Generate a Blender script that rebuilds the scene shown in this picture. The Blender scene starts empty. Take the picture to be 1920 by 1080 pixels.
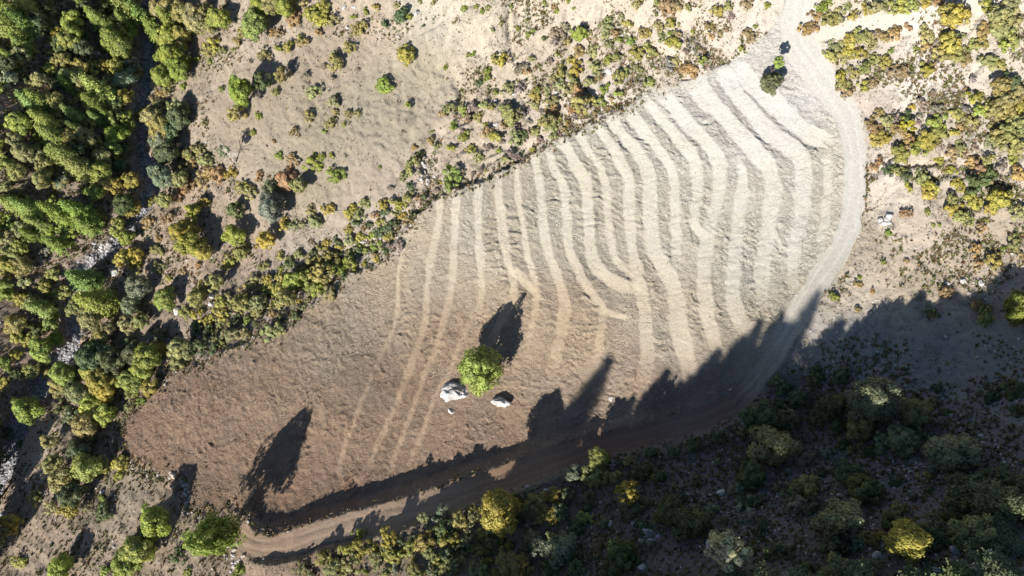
import bpy, math, random
import numpy as np
from mathutils import Vector

# ------------------------------------------------------------------ camera
CAM_H = 107.0
TILT = math.radians(11.5)          # drone gimbal, tilted 11.5 deg off straight down
FPX = 1280.0                       # focal length in photograph pixels (24 mm equivalent)
scene = bpy.context.scene
cam_d = bpy.data.cameras.new('camera'); cam_d.sensor_width = 36; cam_d.lens = 24.0
cam_d.clip_start = 0.5; cam_d.clip_end = 3000
cam = bpy.data.objects.new('camera', cam_d); scene.collection.objects.link(cam)
cam.location = (0, 0, CAM_H); cam.rotation_euler = (TILT, 0, 0)
scene.camera = cam

# ------------------------------------------------------------------ light
SUN_EL = math.radians(33.8)
SDX, SDY = 0.500, 0.866            # direction shadows fall on the ground plan
w = bpy.data.worlds.new('World'); scene.world = w; w.use_nodes = True
nt = w.node_tree; nt.nodes.clear()
sky = nt.nodes.new('ShaderNodeTexSky'); sky.sky_type = 'NISHITA'; sky.sun_disc = False
sky.dust_density = 0.3; sky.ozone_density = 2.5; sky.sun_elevation = SUN_EL; sky.sun_rotation = math.atan2(-SDX, -SDY)
bg = nt.nodes.new('ShaderNodeBackground'); bg.inputs['Strength'].default_value = 0.068
out = nt.nodes.new('ShaderNodeOutputWorld')
nt.links.new(sky.outputs[0], bg.inputs[0]); nt.links.new(bg.outputs[0], out.inputs[0])
sun_d = bpy.data.lights.new('sun', 'SUN'); sun_d.energy = 5.0; sun_d.angle = math.radians(0.5)
sun_d.color = (1.0, 0.972, 0.932)
sun = bpy.data.objects.new('sun', sun_d); scene.collection.objects.link(sun)
_c = math.cos(SUN_EL)
sun.rotation_euler = Vector((SDX*_c, SDY*_c, -math.sin(SUN_EL))).to_track_quat('-Z', 'Y').to_euler()
sun.location = (-60, -90, 120)
vs = scene.view_settings
vs.view_transform = 'Standard'; vs.look = 'None'; vs.gamma = 1.0; vs.exposure = 1.0
try: vs.use_curve_mapping = False
except Exception: pass

COL = scene.collection
rng = np.random.default_rng(7)
random.seed(11)
CT, ST = math.cos(TILT), math.sin(TILT)

def project(x, y, z):
    zz = z - CAM_H
    dep = y*ST - zz*CT
    return 960 + FPX*x/dep, 540 - FPX*(y*CT + zz*ST)/dep, dep

def ray(px, py):
    u = (px-960)/FPX; v = (540-py)/FPX
    return u, ST + v*CT, -CT + v*ST

def at_height(px, py, z):
    dx, dy, dz = ray(px, py); t = (z-CAM_H)/dz
    return dx*t, dy*t

# ------------------------------------------------------------------ noise
_tabs = [np.random.default_rng(100+i).random((256, 256)) for i in range(4)]
def vnoise(x, y, k=0):
    T = _tabs[k % 4]
    xi = np.floor(x).astype(np.int64); yi = np.floor(y).astype(np.int64)
    fx = x-xi; fy = y-yi
    fx = fx*fx*fx*(fx*(fx*6-15)+10); fy = fy*fy*fy*(fy*(fy*6-15)+10)
    a = T[xi & 255, yi & 255]; b = T[(xi+1) & 255, yi & 255]
    c = T[xi & 255, (yi+1) & 255]; d = T[(xi+1) & 255, (yi+1) & 255]
    return (a*(1-fx)+b*fx)*(1-fy) + (c*(1-fx)+d*fx)*fy
def fbm(x, y, octv=4, k=0):
    s = 0; a = 1; tot = 0
    for i in range(octv):
        s = s + a*vnoise(x+13.7*i, y-7.3*i, k+i); tot += a; a *= 0.5; x = x*2.03; y = y*2.03
    return s/tot
def sstep(a, b, x):
    t = np.clip((x-a)/(b-a), 0, 1); return t*t*(3-2*t)
def lin(c):
    c = np.asarray(c, float)/255.0
    return np.where(c <= 0.04045, c/12.92, ((c+0.055)/1.055)**2.4)

# ------------------------------------------------------------------ relief of the valley: survey points (photo column, row, height)
SURVEY = [
 (275,-60,-7),(270,80,-8),(262,290,-9.5),(285,380,-10),(200,465,-11),(125,560,-12),(90,700,-13.5),(15,830,-15),(-60,1000,-17),
 (0,80,3),(120,120,-2),(0,300,1),(130,300,-4),(0,450,-5),(100,420,-7),(-250,200,14),(-250,600,4),(-200,850,-8),(0,600,-10),(0,-80,6),
 (450,40,-3),(400,200,-4.5),(550,170,-1),(700,160,1),(820,150,3),(600,340,-2),(470,330,-5),(700,20,2),(480,-80,0),(750,-100,6),
 (820,280,2.5),(760,400,-0.5),(620,490,-4.5),(500,560,-6.5),(380,600,-8),(330,660,-9),(250,700,-10.5),(180,800,-11.5),
 (225,830,-9),(330,760,-6.6),(450,700,-5.5),(600,640,-4.5),(740,500,-2.7),(500,800,-4.5),(650,800,-3),(640,900,-3),(450,930,-4.5),(380,880,-5.5),
 (800,420,-0.5),(800,650,-2),(900,600,0),(900,760,-1),(1000,450,3),(1050,650,2),(1200,500,5.5),(1200,700,4),(1100,800,2),(1350,500,8),(1350,640,7),
 (1480,400,10),(1400,220,12),(1250,250,9),(1100,300,5.5),(950,340,2),(1560,250,13),(1500,540,9.5),(1250,770,4.5),(1000,830,0.5),(850,870,-1.2),(520,960,-3.5),
 (460,1020,-2.5),(600,1000,-1.6),(800,948,0.2),(1000,885,2),(1250,805,5),(1420,700,8),(1530,560,10.5),(1600,400,12),(1603,280,13.5),(1500,100,15.5),(1500,-20,18),(1500,-150,22),
 (1000,60,7),(1200,60,11),(1000,180,4.5),(1350,60,14),(1100,-100,13),
 (1750,100,19),(1900,0,24),(1750,250,17),(1920,250,21),(1700,420,14),(1920,420,19),(2150,100,30),(2150,450,27),(1750,560,14.5),(1900,580,18.5),
 (1640,740,15),(1560,680,11.5),(1850,740,20),(1500,820,12),(1700,900,23),(1900,900,29),(2100,800,32),(1350,900,13),(1375,1040,23),(1200,940,11),(1150,1050,15),
 (1000,960,5),(950,1060,7),(800,1020,3.5),(650,1060,0),(1550,1000,25),(1700,1040,32),(1900,1060,38),(480,1080,-2),
 (375,1010,-4),(250,960,-6),(150,920,-9),(100,1000,-9),(50,880,-13),(200,1080,-7),(350,1150,-4),(0,1100,-12),(-150,1150,-12),(600,1200,4),(900,1200,12),
]
def sv_xyz(L):
    r = []
    for px, py, z in L:
        x, y = at_height(px, py, z); r.append((x, y, z))
    return r
far = [(-380,-250,10),(-380,0,30),(-380,300,45),(0,420,60),(300,420,90),(420,100,95),(420,-200,90),(-120,-250,0),(-200,420,50),(-260,-90,5)]
MQ = 7.0
def fit(P):
    P = np.array(P, float); A = P[:, None, :2]-P[None, :, :2]
    K = np.sqrt((A**2).sum(-1)+MQ*MQ); n = len(P)
    M = np.zeros((n+3, n+3)); M[:n, :n] = K - 0*np.eye(n)
    M[:n, n] = 1; M[:n, n+1:] = P[:, :2]; M[n, :n] = 1; M[n+1:, :n] = P[:, :2].T
    b = np.zeros(n+3); b[:n] = P[:, 2]
    return P, np.linalg.solve(M, b)
def evalfit(F, x, y):
    P, cw = F; r = cw[-3] + cw[-2]*x + cw[-1]*y
    for i in range(len(P)):
        r = r + cw[i]*np.sqrt((x-P[i, 0])**2+(y-P[i, 1])**2+MQ*MQ)
    return r
pts0 = sv_xyz(SURVEY)+far
F0 = fit(pts0)
def hit0(F, px, py):
    z = 0.0
    for _ in range(25):
        x, y = at_height(px, py, z); z = 0.5*z+0.5*float(evalfit(F, x, y))
    return x, y, z
# the wooded ridge south of the frame; its crest throws the long shade over the lower slope
EDGE = [(940,925),(1010,850),(1070,812),(1140,790),(1220,772),(1300,722),(1380,662),(1450,610),(1500,628),(1560,618),(1650,615),(1750,612),(1850,612),(1930,580),(2060,520)]
CREST_Y = -62.0
CREST_TREES = 6.5
crest = []
for (px, py) in EDGE:
    x, y, z = hit0(F0, px, py)
    s = (y-CREST_Y)/SDY
    crest.append((x-SDX*s, CREST_Y, z+s*math.tan(SUN_EL)-CREST_TREES))
cz = crest
ridge_pts = [(c[0], c[1], c[2]) for c in cz[::2]]
ridge_pts += [(c[0], c[1]-45, c[2]-8) for c in cz[::4]]
ridge_pts += [(cz[0][0]-14, CREST_Y, 16), (cz[0][0]-32, CREST_Y, 3), (cz[0][0]-70, CREST_Y, -7)]
FT = fit(pts0+ridge_pts)

# ------------------------------------------------------------------ the ground grid
def axis(lo, a, b, hi, fine, mid, lo2, hi2):
    v = [np.arange(a, b, fine)]
    left = []; t = a; st = mid
    while t > lo:
        if t < lo2: st = min(st*1.12, 14)
        t -= st; left.append(t)
    right = []; t = float(v[0][-1]); st = mid
    while t < hi:
        if t > hi2: st = min(st*1.12, 14)
        t += st; right.append(t)
    return np.concatenate([np.array(left[::-1]), v[0], np.array(right)])
GX = axis(-460, -63, 54, 460, 0.2, 0.33, -108, 104)
GY = axis(-300, -25, 62, 480, 0.2, 0.33, -34, 92)
X, Y = np.meshgrid(GX, GY, indexing='ij')
SH = X.shape
x = X.ravel(); y = Y.ravel()
base = evalfit(FT, x, y)
PX, PY, DEP = project(x, y, base)
seen = (PX > -250) & (PX < 2170) & (PY > -250) & (PY < 1330) & (DEP > 5)
PX = np.where(DEP > 5, PX, 9999); PY = np.where(DEP > 5, PY, 9999)
w1 = (fbm(x*0.5, y*0.5, 3, 1)-0.5); w2 = (fbm(x*0.5+40, y*0.5+9, 3, 2)-0.5)
QX = PX + 14*w1; QY = PY + 14*w2              # ragged edges
del w1, w2

def poly_dist(px, py, pts):
    """distance, signed side (+ = right hand in the picture for a line drawn downwards), position along (0..n-1), overshoot"""
    best = np.full(px.shape, 1e9); side = np.zeros(px.shape); pos = np.zeros(px.shape); over = np.zeros(px.shape)
    n = len(pts)-1
    for i in range(n):
        ax, ay = pts[i][:2]; bx, by = pts[i+1][:2]
        dx, dy = bx-ax, by-ay; L2 = dx*dx+dy*dy
        t0 = ((px-ax)*dx+(py-ay)*dy)/L2; t = np.clip(t0, 0, 1)
        ex = px-(ax+t*dx); ey = py-(ay+t*dy); d = np.hypot(ex, ey)
        m = d < best
        best[m] = d[m]; side[m] = np.where((dx*(py-ay)-dy*(px-ax))[m] < 0, 1, -1); pos[m] = i+t[m]
        ov = np.zeros(px.shape)
        L = math.sqrt(L2)
        if i == 0: ov = np.maximum(ov, -t0*L)
        if i == n-1: ov = np.maximum(ov, (t0-1)*L)
        over[m] = ov[m]
    return best, side, pos, over
def inside(px, py, poly):
    r = np.zeros(px.shape, bool); n = len(poly)
    for i in range(n):
        x1, y1 = poly[i]; x2, y2 = poly[(i+1) % n]
        if y1 == y2: continue
        c = ((y1 > py) != (y2 > py)) & (px < (x2-x1)*(py-y1)/(y2-y1)+x1)
        r ^= c
    return r
def smooth_line(pts, sub=4):
    p = np.array(pts, float); o = []
    for i in range(len(p)-1):
        p0 = p[max(i-1, 0)]; p1 = p[i]; p2 = p[i+1]; p3 = p[min(i+2, len(p)-1)]
        for j in range(sub):
            t = j/sub
            o.append(tuple(0.5*((2*p1)+(-p0+p2)*t+(2*p0-5*p1+4*p2-p3)*t*t+(-p0+3*p1-3*p2+p3)*t**3)))
    o.append(tuple(p[-1])); return o

FIELD = [(222,825),(250,770),(330,700),(430,660),(540,615),(600,560),(660,512),(745,478),(768,430),(800,380),(900,340),(1000,292),(1090,240),(1200,185),(1310,140),
 (1370,112),(1405,88),(1440,60),(1470,10),(1480,-40),(1530,-40),(1520,60),(1562,130),(1588,210),(1600,300),(1590,400),(1545,500),(1490,590),(1430,680),(1340,755),(1210,805),(1090,832),(1000,868),
 (860,905),(700,955),(560,992),(490,985),(470,960),(430,950),(372,962),(350,940),(352,905),(290,885),(236,862)]
ROAD = smooth_line([(1512,-40),(1497,40),(1500,90),(1540,150),(1580,205),(1600,262),(1604,320),(1601,380),(1590,430),(1570,475),(1540,520),(1510,565),(1488,605),(1460,650),(1435,690),(1400,735),(1340,775),
 (1250,805),(1150,828),(1060,850),(980,882),(900,910),(800,942),(700,972),(600,1000),(530,1020),(480,1020),(448,1000),(438,970),(446,925)], 3)
TRACK2 = smooth_line([(1505,70),(1580,50),(1700,32),(1850,6),(1960,-14)], 3)
STREAM = smooth_line([(275,-120),(272,80),(262,200),(262,290),(285,335),(272,380),(240,420),(200,465),(150,500),(125,560),(130,640),(90,700),(45,760),(15,830),(-10,900),(-60,1000),(-120,1150)], 3)
GULLY = smooth_line([(690,15),(800,60),(905,40),(860,140),(800,300),(815,335),(765,400),(700,450),(620,490),(560,520),(480,580),(400,610),(330,650)], 3)
GULLY = smooth_line([(815,250),(800,300),(815,335),(765,400),(700,450),(620,490),(560,520),(480,580),(400,610),(330,650)], 3)
# terrace banks: line down the middle of each bank, width at top and at foot (photo px)
BANKS = [
 ([(797,383),(770,440),(753,477),(748,527),(745,573),(737,623),(717,660),(700,697),(665,790),(645,840),(635,885)],5,10),
 ([(827,373),(820,427),(807,493),(800,547),(797,600),(783,650),(767,697),(737,770),(717,817),(703,847),(672,905)],12,11),
 ([(857,367),(853,410),(850,470),(847,527),(837,587),(823,633),(807,680),(790,723),(773,770),(750,830),(730,880)],14,8),
 ([(899,345),(895,400),(896,440),(900,493),(903,547),(897,580),(880,607),(867,637),(845,690),(813,753),(790,813),(767,873)],15,8),
 ([(938,333),(934,360),(938,403),(943,440),(950,480),(960,520),(963,547),(950,580),(933,613),(912,660)],16,14),
 ([(962,508),(983,527),(1001,548)],15,11),
 ([(968,317),(970,360),(975,403),(982,440),(989,480),(1000,517),(1003,547),(1000,600),(985,650)],11,10),
 ([(1000,293),(1008,327),(1013,360),(1017,403),(1024,453),(1034,490),(1047,527),(1057,567),(1055,613),(1043,660),(1033,693)],14,20),
 ([(1027,287),(1038,317),(1053,347),(1058,373),(1061,420),(1068,470),(1090,520),(1113,557),(1128,580),(1127,620),(1118,670)],16,14),
 ([(1128,583),(1150,592),(1175,597)],10,10),
 ([(1057,270),(1073,300),(1090,330),(1100,360),(1102,403),(1106,453),(1113,490),(1133,517),(1160,533),(1190,541)],17,22),
 ([(1087,253),(1103,283),(1123,313),(1135,347),(1138,387),(1141,427),(1150,475),(1165,500),(1182,514)],13,11),
 ([(1117,240),(1137,263),(1160,300),(1175,333),(1179,373),(1180,420),(1186,477),(1194,520),(1203,560),(1210,600),(1212,660),(1206,712)],15,24),
 ([(1148,223),(1167,253),(1197,290),(1215,327),(1218,373),(1219,430),(1226,470),(1240,495),(1262,540),(1270,600),(1285,660),(1296,702)],19,30),
 ([(1183,213),(1203,243),(1233,280),(1257,317),(1264,353),(1265,403),(1268,450),(1266,490)],19,16),
 ([(1213,193),(1245,232),(1283,273),(1303,307),(1307,357),(1301,400),(1304,424),(1322,440)],19,16),
 ([(1247,183),(1283,227),(1323,267),(1347,303),(1347,357),(1338,400),(1328,440),(1321,485),(1320,530),(1323,575),(1333,620),(1347,662)],22,22),
 ([(1388,308),(1393,335),(1390,373),(1383,430),(1375,490),(1374,560),(1388,610)],12,24),
 ([(1308,160),(1345,205),(1390,257),(1430,300),(1446,330),(1449,370),(1440,430),(1428,493),(1427,565)],34,22),
 ([(1352,137),(1400,200),(1447,253),(1488,280),(1506,312),(1506,400),(1494,440),(1487,493),(1487,545)],30,20),
 ([(1378,130),(1445,190),(1500,243),(1545,262)],34,26),
 ([(1550,300),(1552,360),(1545,420),(1532,470)],14,12),
]
z = base.copy()
fin = inside(QX, QY, FIELD)
fd = poly_dist(QX, QY, FIELD+[FIELD[0]])[0]
sdF = np.where(fin, fd, -fd)
rag = 20*(fbm(x*0.6, y*0.6, 4, 0)-0.5)*sstep(1300, 1000, PX) + 26*(fbm(x*0.35, y*0.35, 4, 2)-0.5)*sstep(480, 330, PX)*sstep(700, 780, PY)
sdF = sdF+rag
fm = sstep(-3, 5, sdF)                                   # field mask
rd, rside, rpos, rov = poly_dist(PX+0.7*(QX-PX), PY+0.7*(QY-PY), ROAD)
rw = np.interp(rpos, [0, 6, 12, 18, 60, 75, len(ROAD)-1], [30, 34, 24, 21, 22, 22, 22])   # half width
road = (1-sstep(rw-3, rw+4, rd))*(1-sstep(len(ROAD)-7, len(ROAD)-2.5, rpos))
std, sside, spos, sov = poly_dist(QX, QY, STREAM)
sw = np.interp(spos, [0, 12, 20, 30, 48], [13, 14, 12, 17, 26])
strm = 1-sstep(sw*0.7, sw*1.25, std)
gd = poly_dist(QX, QY, GULLY)[0]
gul = 1-sstep(8, 24, gd)
t2 = 1-sstep(14, 24, poly_dist(QX, QY, TRACK2)[0])
notroad = 1-road
wild = (1-fm)*notroad*(1-0.8*t2)
# broad undulation, hummocks and rills off the field
z += wild*(1.6*(fbm(x*0.07, y*0.07, 3, 0)-0.5) + 0.75*(fbm(x*0.33, y*0.33, 3, 1)-0.5) + 0.3*(fbm(x*1.3, y*1.3, 2, 2)-0.5))
upper = sstep(-40, 60, PX-760)*sstep(520, 300, PY)
ru = (x*0.55+y*0.84); rv = (x*0.84-y*0.55)
rill = np.abs(fbm(rv*0.22+2.2*fbm(x*.1, y*.1, 2, 3), ru*0.06, 3, 2)-0.5)*2
z -= wild*upper*0.9*np.exp(-(rill/0.16)**2)
meadow = sstep(-30, 30, -(std-999))*0
# stream bed and gully
z -= 1.5*strm; z += strm*0.5*(fbm(x*0.9, y*0.9, 3, 3)-0.5)
z -= 1.0*gul*(1-fm); z += gul*(1-fm)*0.8*(fbm(x*0.6, y*0.6, 3, 0)-0.45)
# fill at the lower side of the field: it stands proud of the gully strip
wl = sstep(1180, 760, PX)*sstep(890, 760, PY)
z += wl*0.8*sstep(-12, 5, sdF)*np.exp(-np.clip(sdF, 0, None)/110)
wt = sstep(760, 900, PX)*sstep(420, 330, PY)*sstep(1420, 1330, PX)
z += wt*0.12*sstep(-4, 2, sdF)*np.exp(-np.clip(sdF, 0, None)/30)
# road shelf above the lower field
Hb = np.interp(PX, [430, 470, 560, 800, 950, 1100, 1250, 1420], [0.0, 1.0, 2.4, 2.6, 1.9, 1.0, 0.5, 0.0])*sstep(650, 720, PY)*sstep(-20, 10, -(430-PX))
north = np.clip(rd-rw, 0, None)
ly = sorted([p for p in ROAD if p[0] < 1440 and p[1] > 690 and not (p[0] < 470 and p[1] < 1005)]); rside = np.where(PY > np.interp(PX, [p[0] for p in ly], [p[1] for p in ly]), 1, -1)
z += Hb*np.where(rside > 0, np.exp(-np.clip(rd-rw, 0, None)/120), (1-sstep(0, 26, north)))
lowroad = sstep(700, 800, PY)
z += sstep(450, 520, PX)*lowroad*np.where(rside > 0, sstep(0, 10, rd-rw)*1.5*np.exp(-np.clip(rd-rw-14, 0, None)/160), 0)*(1-fm)
rt = sstep(1420, 1480, PX)*sstep(180, 240, PY)*sstep(720, 640, PY)*np.where(rside < 0, 0, 1)
z -= 0*rt
out_right = sstep(1470, 1540, PX)*(1-sstep(640, 700, PY))*sstep(180, 230, PY)*(1-fm)
z += out_right*(-0.25*sstep(0, 12, rd-rw)*np.exp(-np.clip(rd-rw, 0, None)/60))
# ruts
n_rut = fbm(x*0.3, y*0.3, 2, 2)
rut = np.exp(-((rd-9+7*(n_rut-0.5))/3.2)**2)
z -= road*0.09*rut*(0.5+n_rut)
z += road*0.08*(fbm(x*1.2, y*1.2, 2, 1)-0.5)
z += road*0.05*np.exp(-((rd-rw)/3.0)**2)
# terraces
bank = np.zeros(x.shape); bank_id = np.full(x.shape, -1, np.int32); bank_best = np.zeros(x.shape); tz = np.zeros(x.shape)
hw = 7*(fbm(x*0.5, y*0.5, 3, 3)-0.5)
for bi, (ln, w0, w1_) in enumerate(BANKS):
    L = smooth_line(ln, 3)
    xs = [p[0] for p in ln]; ys = [p[1] for p in ln]
    m = np.where((PX > min(xs)-70) & (PX < max(xs)+70) & (PY > min(ys)-40) & (PY < max(ys)+40))[0]
    d, s, p, ov = poly_dist(PX[m], PY[m], L)
    f = p/(len(L)-1)
    W = (w0+(w1_-w0)*f)*(0.72+0.72*fbm(x[m]*0.22+bi, y[m]*0.22, 3, bi))
    t = d*s + hw[m]
    R = 0.12+0.027*np.minimum(W, 23)
    A = R/2
    fade = np.exp(-(ov/12)**2)*sstep(0, 0.03, f+0.015)*(0.55+0.45*sstep(1.0, 0.93, f))
    hwid = W/2
    tt = np.abs(t)-hwid
    up = np.where(t > hwid, 0.3*np.exp(-tt/2.5)+0.7*np.clip(1-tt/24, 0, 1), 0)
    dn = np.where(t < -hwid, -np.clip(1-tt/24, 0, 1)**1.4, 0)
    midp = np.where(np.abs(t) <= hwid, t/hwid, 0)
    tz[m] += A*fade*(up+dn+midp)
    bm = fade*(1-sstep(hwid-2.5, hwid+2.5, np.abs(t)+5*(fbm(x[m]*1.5, y[m]*1.5, 2, 1)-0.5)))
    bank[m] = np.maximum(bank[m], bm)
    b = bm > np.maximum(bank_best[m], 0.45)
    bank_id[m[b]] = bi; bank_best[m] = np.maximum(bank_best[m], bm)
z += tz*fm*notroad
bank *= fm*notroad
# clods and crawler marks on the benches
ang = np.interp(PX, [250, 700, 1100, 1500], [0.9, 0.45, -0.15, -0.25])
ca, sa = np.cos(ang), np.sin(ang)
wx = x + 1.6*(fbm(x*0.5, y*0.5, 2, 0)-0.5); wy = y + 2.2*(fbm(x*0.45+5, y*0.45, 2, 1)-0.5)
u = ca*wx+sa*wy; v = -sa*wx+ca*wy
r1 = 1-np.abs(2*vnoise(u*0.55, v*1.9, 2)-1); r2 = 1-np.abs(2*vnoise(u*1.0+9, v*2.6, 3)-1)
patch = 0.35+1.0*sstep(0.35, 0.65, fbm(x*0.25, y*0.25, 2, 2))
rough = fm*notroad*(1-0.62*bank)
z += rough*patch*(0.17*r1**5 + 0.13*r2**4)
z += rough*0.16*(fbm(x*2.0, y*2.0, 2, 1)-0.5)
brown_f = sstep(900, 500, PX+0.4*(540-PY))
z += rough*brown_f*0.30*(fbm(x*1.1, y*1.1, 3, 0)-0.5)
z += bank*(0.14*(fbm(x*1.4, y*1.4, 3, 3)-0.5)-0.10*np.exp(-((vnoise(x*0.25, y*1.3, 1)-0.5)/0.05)**2))
del wx, wy, u, v

# ------------------------------------------------------------------ soil colours (shade is painted into the points under the ridge shadow)
def idw(px, py, P, soft, pw):
    acc = np.zeros((px.size, 3)); tot = np.zeros(px.size)
    for (cx, cy, c) in P:
        wgt = 1.0/((px-cx)**2+(py-cy)**2+soft*soft)**pw
        acc += wgt[:, None]*lin(c)[None, :]; tot += wgt
    return acc/tot[:, None]
SOIL = [
 (60,120,(150,132,108)),(60,300,(146,130,108)),(150,420,(150,132,112)),(40,560,(146,128,110)),(60,650,(150,128,108)),(60,850,(176,156,132)),(100,970,(146,128,106)),(230,930,(146,130,108)),(300,1030,(150,132,108)),
 (330,60,(134,116,92)),(450,130,(160,144,120)),(540,160,(152,138,114)),(420,230,(150,135,113)),(600,260,(150,138,114)),(600,340,(148,136,112)),(520,300,(156,142,120)),(700,200,(158,146,122)),(800,130,(168,156,130)),(760,250,(160,148,124)),
 (600,90,(168,150,126)),(500,95,(190,172,150)),(680,40,(178,160,136)),(690,340,(165,150,128)),(640,420,(172,156,134)),(420,460,(158,138,116)),(330,420,(172,150,124)),(250,480,(168,150,128)),(180,560,(150,130,110)),(160,640,(170,146,124)),
 (820,30,(208,196,172)),(900,90,(212,196,170)),(1000,40,(204,190,164)),(900,180,(196,178,152)),(1000,120,(196,180,156)),(1100,40,(202,186,164)),(1100,110,(190,174,152)),(1200,100,(206,190,168)),(1300,50,(218,202,180)),(1400,50,(226,212,192)),
 (850,260,(190,172,148)),(950,250,(194,178,156)),(1050,200,(200,184,164)),(1150,170,(216,202,184)),(880,320,(190,174,148)),(790,330,(186,168,148)),(700,420,(196,180,160)),(600,500,(170,156,138)),(450,600,(140,124,108)),(350,640,(128,112,96)),
 (1600,20,(214,200,176)),(1700,60,(232,218,198)),(1850,60,(222,206,182)),(1650,120,(206,192,172)),(1760,130,(226,212,194)),(1720,170,(236,224,206)),(1880,150,(226,212,190)),(1640,210,(200,184,166)),(1700,260,(196,180,158)),(1850,270,(216,202,182)),
 (1660,320,(226,212,194)),(1760,300,(200,184,162)),(1880,330,(206,190,168)),(1680,370,(212,198,178)),(1700,420,(186,170,148)),(1640,450,(180,164,142)),(1800,450,(196,178,154)),(1900,440,(178,162,138)),(1600,520,(196,180,156)),(1720,530,(172,156,132)),(1820,520,(188,170,146)),
 (1600,640,(136,130,124)),(1750,680,(134,128,122)),(1900,700,(124,119,113)),(1500,760,(92,86,80)),(1700,850,(92,88,86)),(1850,900,(88,85,83)),(1350,900,(84,79,76)),(1600,1000,(78,74,70)),(1200,930,(86,79,72)),(1100,1000,(80,72,62)),  # shaded slope: soil greyed and darkened, shade put into the colour
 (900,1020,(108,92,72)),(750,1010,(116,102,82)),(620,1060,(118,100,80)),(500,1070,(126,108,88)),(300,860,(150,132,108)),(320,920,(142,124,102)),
]
FSOIL = [
 (260,820,(134,108,86)),(350,760,(140,114,92)),(420,860,(142,116,93)),(500,740,(148,124,100)),(600,640,(160,140,116)),(650,560,(172,154,130)),(680,720,(146,124,101)),(560,860,(138,112,90)),(640,950,(132,106,86)),(720,800,(142,118,95)),(720,540,(180,164,142)),
 (800,480,(190,175,154)),(850,640,(158,136,112)),(900,430,(200,186,166)),(860,820,(140,114,92)),(960,800,(144,120,98)),(970,620,(176,156,132)),(1000,420,(204,191,172)),(1020,740,(158,136,112)),(1100,640,(176,156,132)),(1100,400,(208,196,178)),
 (1160,740,(164,142,120)),(1200,560,(192,176,154)),(1220,380,(212,200,182)),(1250,280,(216,206,190)),(1280,620,(198,184,164)),(1380,480,(212,202,186)),(1420,600,(196,184,166)),(1300,200,(224,216,202)),(1450,330,(222,210,194)),(1500,450,(216,206,190)),
 (1400,150,(236,229,217)),(1450,250,(226,219,208)),(1500,150,(230,224,214)),(1480,40,(240,233,220)),(1560,280,(222,208,190)),(1500,560,(186,174,156)),(1400,690,(150,136,120)),(1250,770,(112,96,84)),(1100,820,(118,98,82)),(1350,740,(120,106,96)),  # darkest points carry painted shade along the field's lower edge
]
RSOIL = [(1500,20,(242,234,220)),(1540,150,(240,232,220)),(1600,260,(226,220,210)),(1600,400,(222,217,206)),(1540,510,(214,206,192)),(1480,620,(206,198,184)),(1430,690,(170,156,142)),(1360,760,(100,84,76)),(1150,830,(98,80,70)),(950,895,(136,112,93)),(800,940,(164,142,122)),(650,985,(166,144,124)),(500,1020,(156,134,114)),(440,960,(152,129,109))]  # dark middle stretch has the ridge shade painted into the road colour
GAIN = 0.60; GAIN_F = 0.58
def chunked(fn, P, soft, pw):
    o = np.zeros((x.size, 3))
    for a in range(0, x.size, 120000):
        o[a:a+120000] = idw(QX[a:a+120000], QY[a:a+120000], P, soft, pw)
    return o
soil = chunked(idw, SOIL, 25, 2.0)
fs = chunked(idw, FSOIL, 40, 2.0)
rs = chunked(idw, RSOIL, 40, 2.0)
# patchiness: pale crusted earth against dry turf
meadow = inside(QX, QY, [(450,130),(560,70),(740,80),(830,20),(880,90),(850,230),(780,320),(740,390),(620,410),(560,340),(420,300),(380,210)]).astype(float)
n1 = fbm(x*0.16, y*0.16, 4, 1); n2 = fbm(x*0.9, y*0.9, 3, 2); n3 = vnoise(x*3.1, y*3.1, 0)
turf = sstep(0.44, 0.58, 0.6*n1+0.4*n2)*(1-meadow)+0.6*meadow
pale_rill = np.exp(-(rill/0.2)**2)*upper
lum = soil.mean(1)
soil = soil*(1.13-0.30*turf+0.10*pale_rill)[:, None]
dark = (n2 < 0.40) & (n3 < 0.55)
soil *= (1-0.20*sstep(0.46, 0.34, n2)*sstep(0.2, 0.5, lum))[:, None]
soil *= (0.86+0.28*n3)[:, None]
# field: damp brown streaks, greyer marl patches, paler smoothed banks
g = sstep(0.5, 0.66, fbm(x*0.14+3, y*0.09, 3, 0))
fs = fs*(0.93+0.14*n2)[:, None]
marl = np.array([0.97, 1.0, 1.03])
fs = fs*(1+(marl-1)[None, :]*g[:, None])
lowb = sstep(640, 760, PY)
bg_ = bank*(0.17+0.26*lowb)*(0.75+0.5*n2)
fs = fs*(1-0.06*sstep(0.55, 0.75, fbm(x*0.3, y*0.3, 3, 3)))[:, None]
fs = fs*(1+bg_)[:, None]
fs = np.minimum(fs, 0.95)
rs = rs*(0.95+0.1*n2)[:, None]*(1+0.18*rut[:, None])*(0.92+0.16*fbm(x*0.7, y*0.7, 3, 3))[:, None]
comp = lambda c, e=0.45: ((0.62/np.clip(c.mean(1), 0.05, 1))**e)[:, None]
grey = lambda c, k: c*(1-k)+c.mean(1)[:, None]*k
mot = fbm(x*0.13+7, y*0.13, 4, 1); brn = sstep(0.42, 0.2, fs.mean(1))
fs *= (0.80+0.40*mot)[:, None]
fs *= 1-brn[:, None]*np.array([0.10, 0.06, 0.0])[None, :]*sstep(0.42, 0.62, fbm(x*0.2+31, y*0.2, 3, 3))[:, None]
fs *= 1-0.16*(brn*sstep(0.55, 0.66, fbm(x*0.45+3, y*0.45, 3, 0)))[:, None]
soil = grey(soil, 0.14); fs = fs*(1-0.16*brn[:, None])+fs.mean(1)[:, None]*0.16*brn[:, None]; rs = grey(rs, 0.04)
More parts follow.
